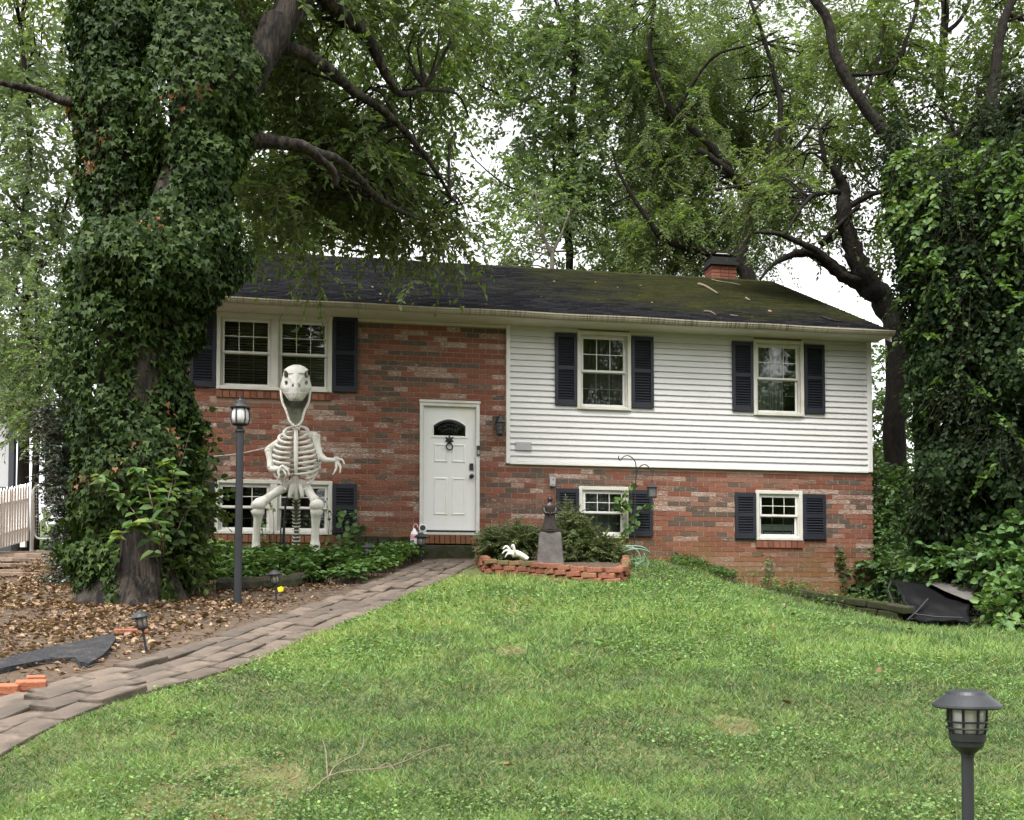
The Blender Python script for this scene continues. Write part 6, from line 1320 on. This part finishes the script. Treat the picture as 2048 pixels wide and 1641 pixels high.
# ---------------------------------------------------------------- branches on the roof and lawn
def roofpt(px, py):
    d = ray(px, py); nrm_ = np.cross(UH, NH * 1 + np.array([0, 0, SL])); p0 = hw(0, ROOF_E, ROOF_Z); return d * ((p0 @ nrm_) / (d @ nrm_)) + np.array([0, 0, .03])
for pts, r, lb_ in (([(1397,572),(1408,576),(1420,581),(1435,592)], .030, 'thick broken branch lying on the mossy roof below the chimney'), ([(1423,564),(1440,567),(1462,570),(1481,575)], .014, 'long thin branch lying just under the roof ridge'), ([(1408,627),(1420,629),(1432,634)], .015, 'short pale stick lying on the roof above the gutter'), ([(1461,636),(1476,638)], .013, 'stubby stick lying near the gutter'), ([(1643,637),(1665,645),(1686,648)], .018, 'dark twiggy branch lying near the right end of the roof'), ([(1492,602),(1500,605)], .026, 'pale broken wood chunk on the mossy roof')):
    W3 = np.array([roofpt(*p) for p in pts]); W3[:, 2] += RNG.uniform(0, .02, len(W3)); S3 = smoothpts(W3, 4); o_ = S3[0].copy(); m = MB(o_); m.tube(S3, list(np.linspace(r, r * .55, len(S3))), 7, wob=.12)
    o = m.build('fallen_branch', 'dead_wood' if 'dark' not in lb_ else 'bark', None, smooth=True); o.location = o_; tag(o, lb_, 'branch')
ob = gp(655, 1565); T = thing('fallen_branch', 'thin dry branch with twigs lying on the lawn', 'branch', ob)
for pts, r in (([(600,1605),(650,1570),(700,1555),(760,1550),(810,1535),(850,1515),(900,1500)], .0045), ([(655,1568),(652,1520),(645,1490)], .004), ([(740,1552),(770,1540),(785,1548),(800,1580)], .003), ([(800,1538),(815,1522),(850,1512)], .003), ([(655,1565),(670,1545),(720,1515),(728,1480)], .004)):
    W3 = np.array([gp(*p) for p in pts]); W3[1:, 2] += .03; m = MB(ob); m.tube(smoothpts(W3, 4), list(np.linspace(r, r * .4, (len(pts) - 1) * 4 + 1)), 5); m.build('twig', 'pale_twig', T)
# ---------------------------------------------------------------- lawn, litter, ground cover
def lawn_ok(X, Y):
    ok = path_side(X, Y) > .43
    # planter and house bed
    Pm = PLp; inside = np.zeros(len(X), bool); j = len(Pm) - 1
    for i in range(len(Pm)):
        c_ = ((Pm[i, 1] > Y) != (Pm[j, 1] > Y)) & (X < (Pm[j, 0] - Pm[i, 0]) * (Y - Pm[i, 1]) / (Pm[j, 1] - Pm[i, 1] + 1e-12) + Pm[i, 0]); inside ^= c_; j = i
    fy = (DF + X * math.sin(TH)) / math.cos(TH)            # facade
    ok &= ~inside & (Y < fy - .25)
    wy = np.interp(X, W_[:, 0], W_[:, 1], left=99, right=99); ok &= ~((X > W_[0, 0]) & (X < W_[-1, 0]) & (Y > wy - .15))
    ok &= ~((X > W_[-1, 0]) & (Y > 16.45)); ok &= ~((X > PLp[:, 0].min() - .2) & (X < PLp[:, 0].max() + .1) & (Y > PLp[:, 1].mean()))
    return ok
n = 1150000
Yr = 3.2 + (19 - 3.2) * RNG.random(n) ** 1.15; Xr = (RNG.random(n) * 1.06 - .40) * 1.0
X = np.where(RNG.random(n) < .97, (RNG.random(n) * (.60 + .44) - .44) * (Yr + 1.5), RNG.uniform(-4, 12, n))
dens = np.clip((4.5 / Yr) ** .9, .25, 1); keep = (RNG.random(n) < dens) & lawn_ok(X, Yr); X, Yr = X[keep], Yr[keep]
Q3 = np.stack([X, Yr, np.zeros(len(X))], 1)
n1 = vnoise(Q3, .55, 201); n2 = vnoise(Q3, 1.6, 203); n3 = vnoise(Q3, 5.0, 205); bare = (vnoise(Q3, .8, 207) > .84) & (n3 > .35)
X, Yr, Q3, n1, n2, n3 = [a[~bare | (RNG.random(len(a)) < .25)] if False else a for a in (X, Yr, Q3, n1, n2, n3)]
thin = RNG.random(len(X)) < np.where(bare, .22, .55 + .6 * n2); X, Yr, Q3, n1, n2, n3, bare = [a[thin] for a in (X, Yr, Q3, n1, n2, n3, bare)]
n = len(X); Q3[:, 2] = H(X, Yr) - .004
sz = np.clip(Yr / 6.5, .8, 1.9)
hgt = (.030 + .035 * n1 + .03 * n2 * n3) * RNG.uniform(.6, 1.5, n) * np.sqrt(sz); wid = .0068 * sz * RNG.uniform(.7, 1.4, n)
lean_ = RNG.normal(size=(n, 3)) * np.array([.95, .95, 0]); lean_[:, 2] = .72
rn = np.clip(.06 + .26 * np.exp(-(np.maximum(path_side(X, Yr) - .4, 0) / 1.1) ** 2) * (n2 > .3) + .48 * n1 + .30 * (n2 - .5) + .42 * (n3 - .5) + RNG.normal(size=n) * .19, 0, .86); rn = np.where((RNG.random(n) < .05) | (bare & (RNG.random(n) < .7)), RNG.uniform(.88, 1, n), rn)
gr = leaves(Q3, lean_, RNG.normal(size=(n, 3)), hgt, wid, 'blade', rn)
# clover and weeds: small round leaves in patches
m_ = 150000; Yc = 3.4 + 14 * RNG.random(m_) ** 1.2; Xc = (RNG.random(m_) * .94 - .34) * (Yc + 1.5); k_ = lawn_ok(Xc, Yc) & (vnoise(np.stack([Xc, Yc, np.zeros(m_)], 1), .7, 211) * .6 + vnoise(np.stack([Xc, Yc, np.zeros(m_)], 1), 2.5, 213) * .4 > .53); Xc, Yc = Xc[k_], Yc[k_]; c_n = len(Xc)
Pc = np.stack([Xc, Yc, H(Xc, Yc) + RNG.uniform(.01, .045, c_n)], 1); nc_ = RNG.normal(size=(c_n, 3)) * .35; nc_[:, 2] = 1; s_c = np.clip(Yc / 7, .8, 1.7) * RNG.uniform(.6, 1.3, c_n)
cl = leaves(Pc, RNG.normal(size=(c_n, 3)) * np.array([1, 1, .25]), nc_, .020 * s_c, .018 * s_c, 'wide', np.clip(.35 + RNG.normal(size=c_n) * .14, 0, .75))
o = leafobj('grass', [(*gr, 0), (*cl, 0)], ['grass']); tag(o, 'patchy green lawn of grass and clover', 'grass', kind='stuff')
# leaf litter left of the path
def inpoly(X, Y, Pm):
    ins = np.zeros(len(X), bool); j = len(Pm) - 1
    for i in range(len(Pm)):
        c_ = ((Pm[i, 1] > Y) != (Pm[j, 1] > Y)) & (X < (Pm[j, 0] - Pm[i, 0]) * (Y - Pm[i, 1]) / (Pm[j, 1] - Pm[i, 1] + 1e-12) + Pm[i, 0]); ins ^= c_; j = i
    return ins & (RNG.random(len(X)) < .93)
ASPH = np.array([p[:2] for p in tp_])
def litter(n, xr, yr, test, lift, smin, smax, seed):
    X = RNG.uniform(*xr, n); Y = RNG.uniform(*yr, n); ok = test(X, Y); X, Y = X[ok], Y[ok]; n = len(X); P = np.stack([X, Y, H(X, Y) + RNG.uniform(.004, lift, n)], 1)
    nn = RNG.normal(size=(n, 3)) * .4; nn[:, 2] = 1; L = RNG.uniform(smin, smax, n); return leaves(P, RNG.normal(size=(n, 3)) * np.array([1, 1, .3]), nn, L, L * RNG.uniform(.5, .9, n), 'curl', np.clip(RNG.beta(2.2, 2.0, n), 0, 1))
def t_l(X, Y):
    s = path_side(X, Y); q = vnoise(np.stack([X, Y, np.zeros(len(X))], 1), 1.2, 221); dt = np.hypot(X - TB[0], Y - TB[1]); bx_ = .46 * np.ones_like(X)
    s = np.where(inpoly(X, Y, ASPH), 9, s); p = np.where(s < -.5, np.clip(1.2 - .14 * np.abs(dt - .8), .12, 1) * np.clip((q - .22) * 2.6, .12, 1) * (.15 + .85 * sstep(.5, 1.3, -s)), 0); fy = (DF + X * math.sin(TH)) / math.cos(TH)
    return (RNG.random(len(X)) < p) & (Y < np.where(X > -3.2, np.minimum(fy - .3, 13.9), 17))
l1 = litter(40000, (-9, -.5), (6.0, 17), t_l, .025, .032, .072, 1)
def t_p(X, Y): s = np.abs(path_side(X, Y)); return (s < .6) & (RNG.random(len(X)) < .4)
l2 = litter(500, (-4, 0), (5.5, 17), t_p, .008, .03, .06, 2)
def t_g(X, Y): return lawn_ok(X, Y) & (RNG.random(len(X)) < .8)
l3 = litter(130, (-3, 8), (4.5, 15), t_g, .03, .03, .065, 3)
l3 = (l3[0] + np.array([0, 0, .02]), l3[1], l3[2])
rpx = np.stack([RNG.uniform(470, 1700, 34), RNG.uniform(0, 1, 34)], 1); rP = np.array([roofpt(x, 512 + (x - 480) * .058 + 12 + v * 75) for x, v in rpx]); rP[:, 2] -= .01; l4 = leaves(rP, RNG.normal(size=(34, 3)) * np.array([1, 1, .2]), np.array([[0, -.4, 1.0]]) + RNG.normal(size=(34, 3)) * .3, RNG.uniform(.04, .09, 34), RNG.uniform(.03, .06, 34), 'curl', RNG.uniform(.6, .95, 34))
o = leafobj('leaf_litter', [(*l4, 0), (*l1, 0), (*l2, 0), (*l3, 0)], ['dry_leaf']); tag(o, 'dry tan fallen leaves scattered over the ground', 'leaves', kind='stuff')
# twigs and mulch chips in the litter
n = 5200; X = RNG.uniform(-8, -.6, n); Y = RNG.uniform(6, 14, n); ok = path_side(X, Y) < -.46; X, Y = X[ok], Y[ok]; n = len(X); A_ = np.stack([X, Y, H(X, Y) + .012], 1); th_ = RNG.random(n) * 6.28; L_ = RNG.uniform(.03, .22, n) ** 1.2; B_ = A_ + np.stack([np.cos(th_) * L_, np.sin(th_) * L_, RNG.uniform(-.005, .02, n)], 1)
o = leafobj('twig_litter', [(*sticks(A_, B_, .004, .002), 0)], ['twig']); tag(o, 'small twigs and mulch among the fallen leaves', 'twigs', kind='stuff')
# leafy ground cover in the bed before the left windows
def cover(name, label, boxes, ll, lw, shape, matn, n, hmin, hmax, seed, k=6, lawn=False):
    Ps = []
    for (x0, x1, y0, y1, f) in boxes:
        m_ = int(n * f); X = RNG.uniform(x0, x1, m_); Y = RNG.uniform(y0, y1, m_); fy = (DF + X * math.sin(TH)) / math.cos(TH); q = vnoise(np.stack([X, Y, np.zeros(m_)], 1), 2.0, seed); ok = (Y < fy - .06) & (q > .25) & (lawn | (path_side(X, Y) < -.50)); Ps.append(np.stack([X, Y, q], 1)[ok])
    Ps = np.concatenate(Ps); m_ = len(Ps); hh = hmin + (hmax - hmin) * Ps[:, 2] * RNG.uniform(.5, 1.2, m_); base = np.stack([Ps[:, 0], Ps[:, 1], H(Ps[:, 0], Ps[:, 1])], 1); top = base + np.stack([RNG.normal(size=m_) * .05, RNG.normal(size=m_) * .05, hh], 1)
    st_ = sticks(base, top, .004, .003); LP_, LD, LN, LR = [], [], [], []; cl = vnoise(base, 1.4, seed + 2)
    for j in range(k):
        t_ = .45 + .55 * (j + 1) / k; a_ = RNG.random(m_) * 6.28; LP_.append(base * (1 - t_) + top * t_); LD.append(np.stack([np.cos(a_), np.sin(a_), RNG.uniform(-.35, .3, m_)], 1)); q = RNG.normal(size=(m_, 3)) * .35; q[:, 2] = 1; LN.append(q); LR.append(np.clip(.55 * cl + .5 * RNG.random(m_), 0, 1))
    LP_, LD, LN, LR = map(np.concatenate, (LP_, LD, LN, LR)); s = RNG.uniform(.6, 1.3, len(LP_)); lf = leaves(LP_, LD, LN, ll * s, lw * s, shape, LR)
    o = leafobj(name, [(*lf, 0), (*st_, 1)], [matn, 'twig']); tag(o, label, 'ground cover', kind='stuff'); return o
cover('ground_cover', 'green leafy ground cover round the feet of the skeleton', [(-4.6,-1.2,13.6,15.2,.35),(-4.8,-1.0,15.2,17.3,.75)], .10, .065, 'wide', 'cover_leaf', 2900, .10, .34, 231)
cover('weeds', 'low weeds growing along the brick wall above the sloping lawn', [(2.6,3.6,17.3,18.6,.6),(4.0,6.9,16.8,18.8,.4)], .07, .035, 'rhomb', 'cover_leaf', 460, .08, .30, 233, lawn=True)
# climbing ivy on the wall by the corner, vine on the shutter, weeds against the low windows
def wall_vine(label, stems, ll, n, name='wall_ivy', m_='ivy_leaf', shape='ivy', off=.03):
    b0 = hw(stems[0][0][0], -.03, stems[0][0][1]); T = thing(name, label, 'vine', b0); PP = []
    for st in stems:
        W3 = smoothpts([hw(u_, -.03 - random.uniform(0, off), z_) for u_, z_ in st], 6); m = MB(b0); m.tube(W3, list(np.linspace(.008, .003, len(W3))), 5); m.build('stem', 'twig', T); PP += [W3[random.randrange(len(W3))] + np.array([random.gauss(0, .05), -random.uniform(.0, off * 2.2), random.gauss(0, .05)]) for _ in range(n)]
    PP = np.array(PP); k = len(PP); nn = RNG.normal(size=(k, 3)) * .35 + np.array([.1, -1, .4]); d = RNG.normal(size=(k, 3)) * .6; d[:, 2] -= .5; s = RNG.uniform(.6, 1.3, k)
    V, Fc, R = leaves(PP, d, nn, ll * s, ll * s * .9, shape, RNG.random(k) * .93); leafobj('leaves', [(V, Fc, R, 0)], m_, T, b0)
fz = lambda x, y: fac(x, y)
wall_vine('ivy strand climbing the brick near the right corner of the house', [[fz(1688,1190), fz(1684,1160), fz(1680,1130), fz(1676,1104)], [fz(1715,1190), fz(1712,1150), fz(1714,1128)], [fz(1690,1188), fz(1705,1178), fz(1725,1172)], [fz(1700,1192), fz(1720,1186), fz(1733,1180)]], .085, 42)
wall_vine('thin weed growing up the brick below the right low window', [[fz(1527,1165), fz(1530,1140), fz(1538,1110)], [fz(1527,1165), fz(1536,1150), fz(1540,1120)]], .05, 26, 'wall_weed', 'cover_leaf', 'rhomb')
wall_vine('leafy vine climbing beside the low window and its shutter', [[fz(1245,1085), fz(1250,1040), fz(1248,1000), fz(1262,970)], [fz(1252,1060), fz(1270,1030), fz(1290,1010)], [fz(1248,1010), fz(1235,1015), fz(1225,1015)]], .10, 22, 'window_vine', 'bright_leaf', 'wide', .1)
wall_vine('tall weed in front of the low shutter left of the door', [[fz(700,1085), fz(705,1050), fz(712,1030)], [fz(690,1085), fz(682,1050), fz(680,1020)], [fz(705,1085), fz(716,1060), fz(722,1048)]], .10, 16, 'shutter_weed', 'cover_leaf', 'wide', .12)
wall_vine('spindly weed before the double basement window', [[fz(655,1085), fz(658,1040), fz(652,1005)], [fz(545,1085), fz(548,1050), fz(545,1010)], [fz(520,1090), fz(525,1060), fz(520,1040)]], .06, 14, 'window_weed', 'cover_leaf', 'rhomb', .15)
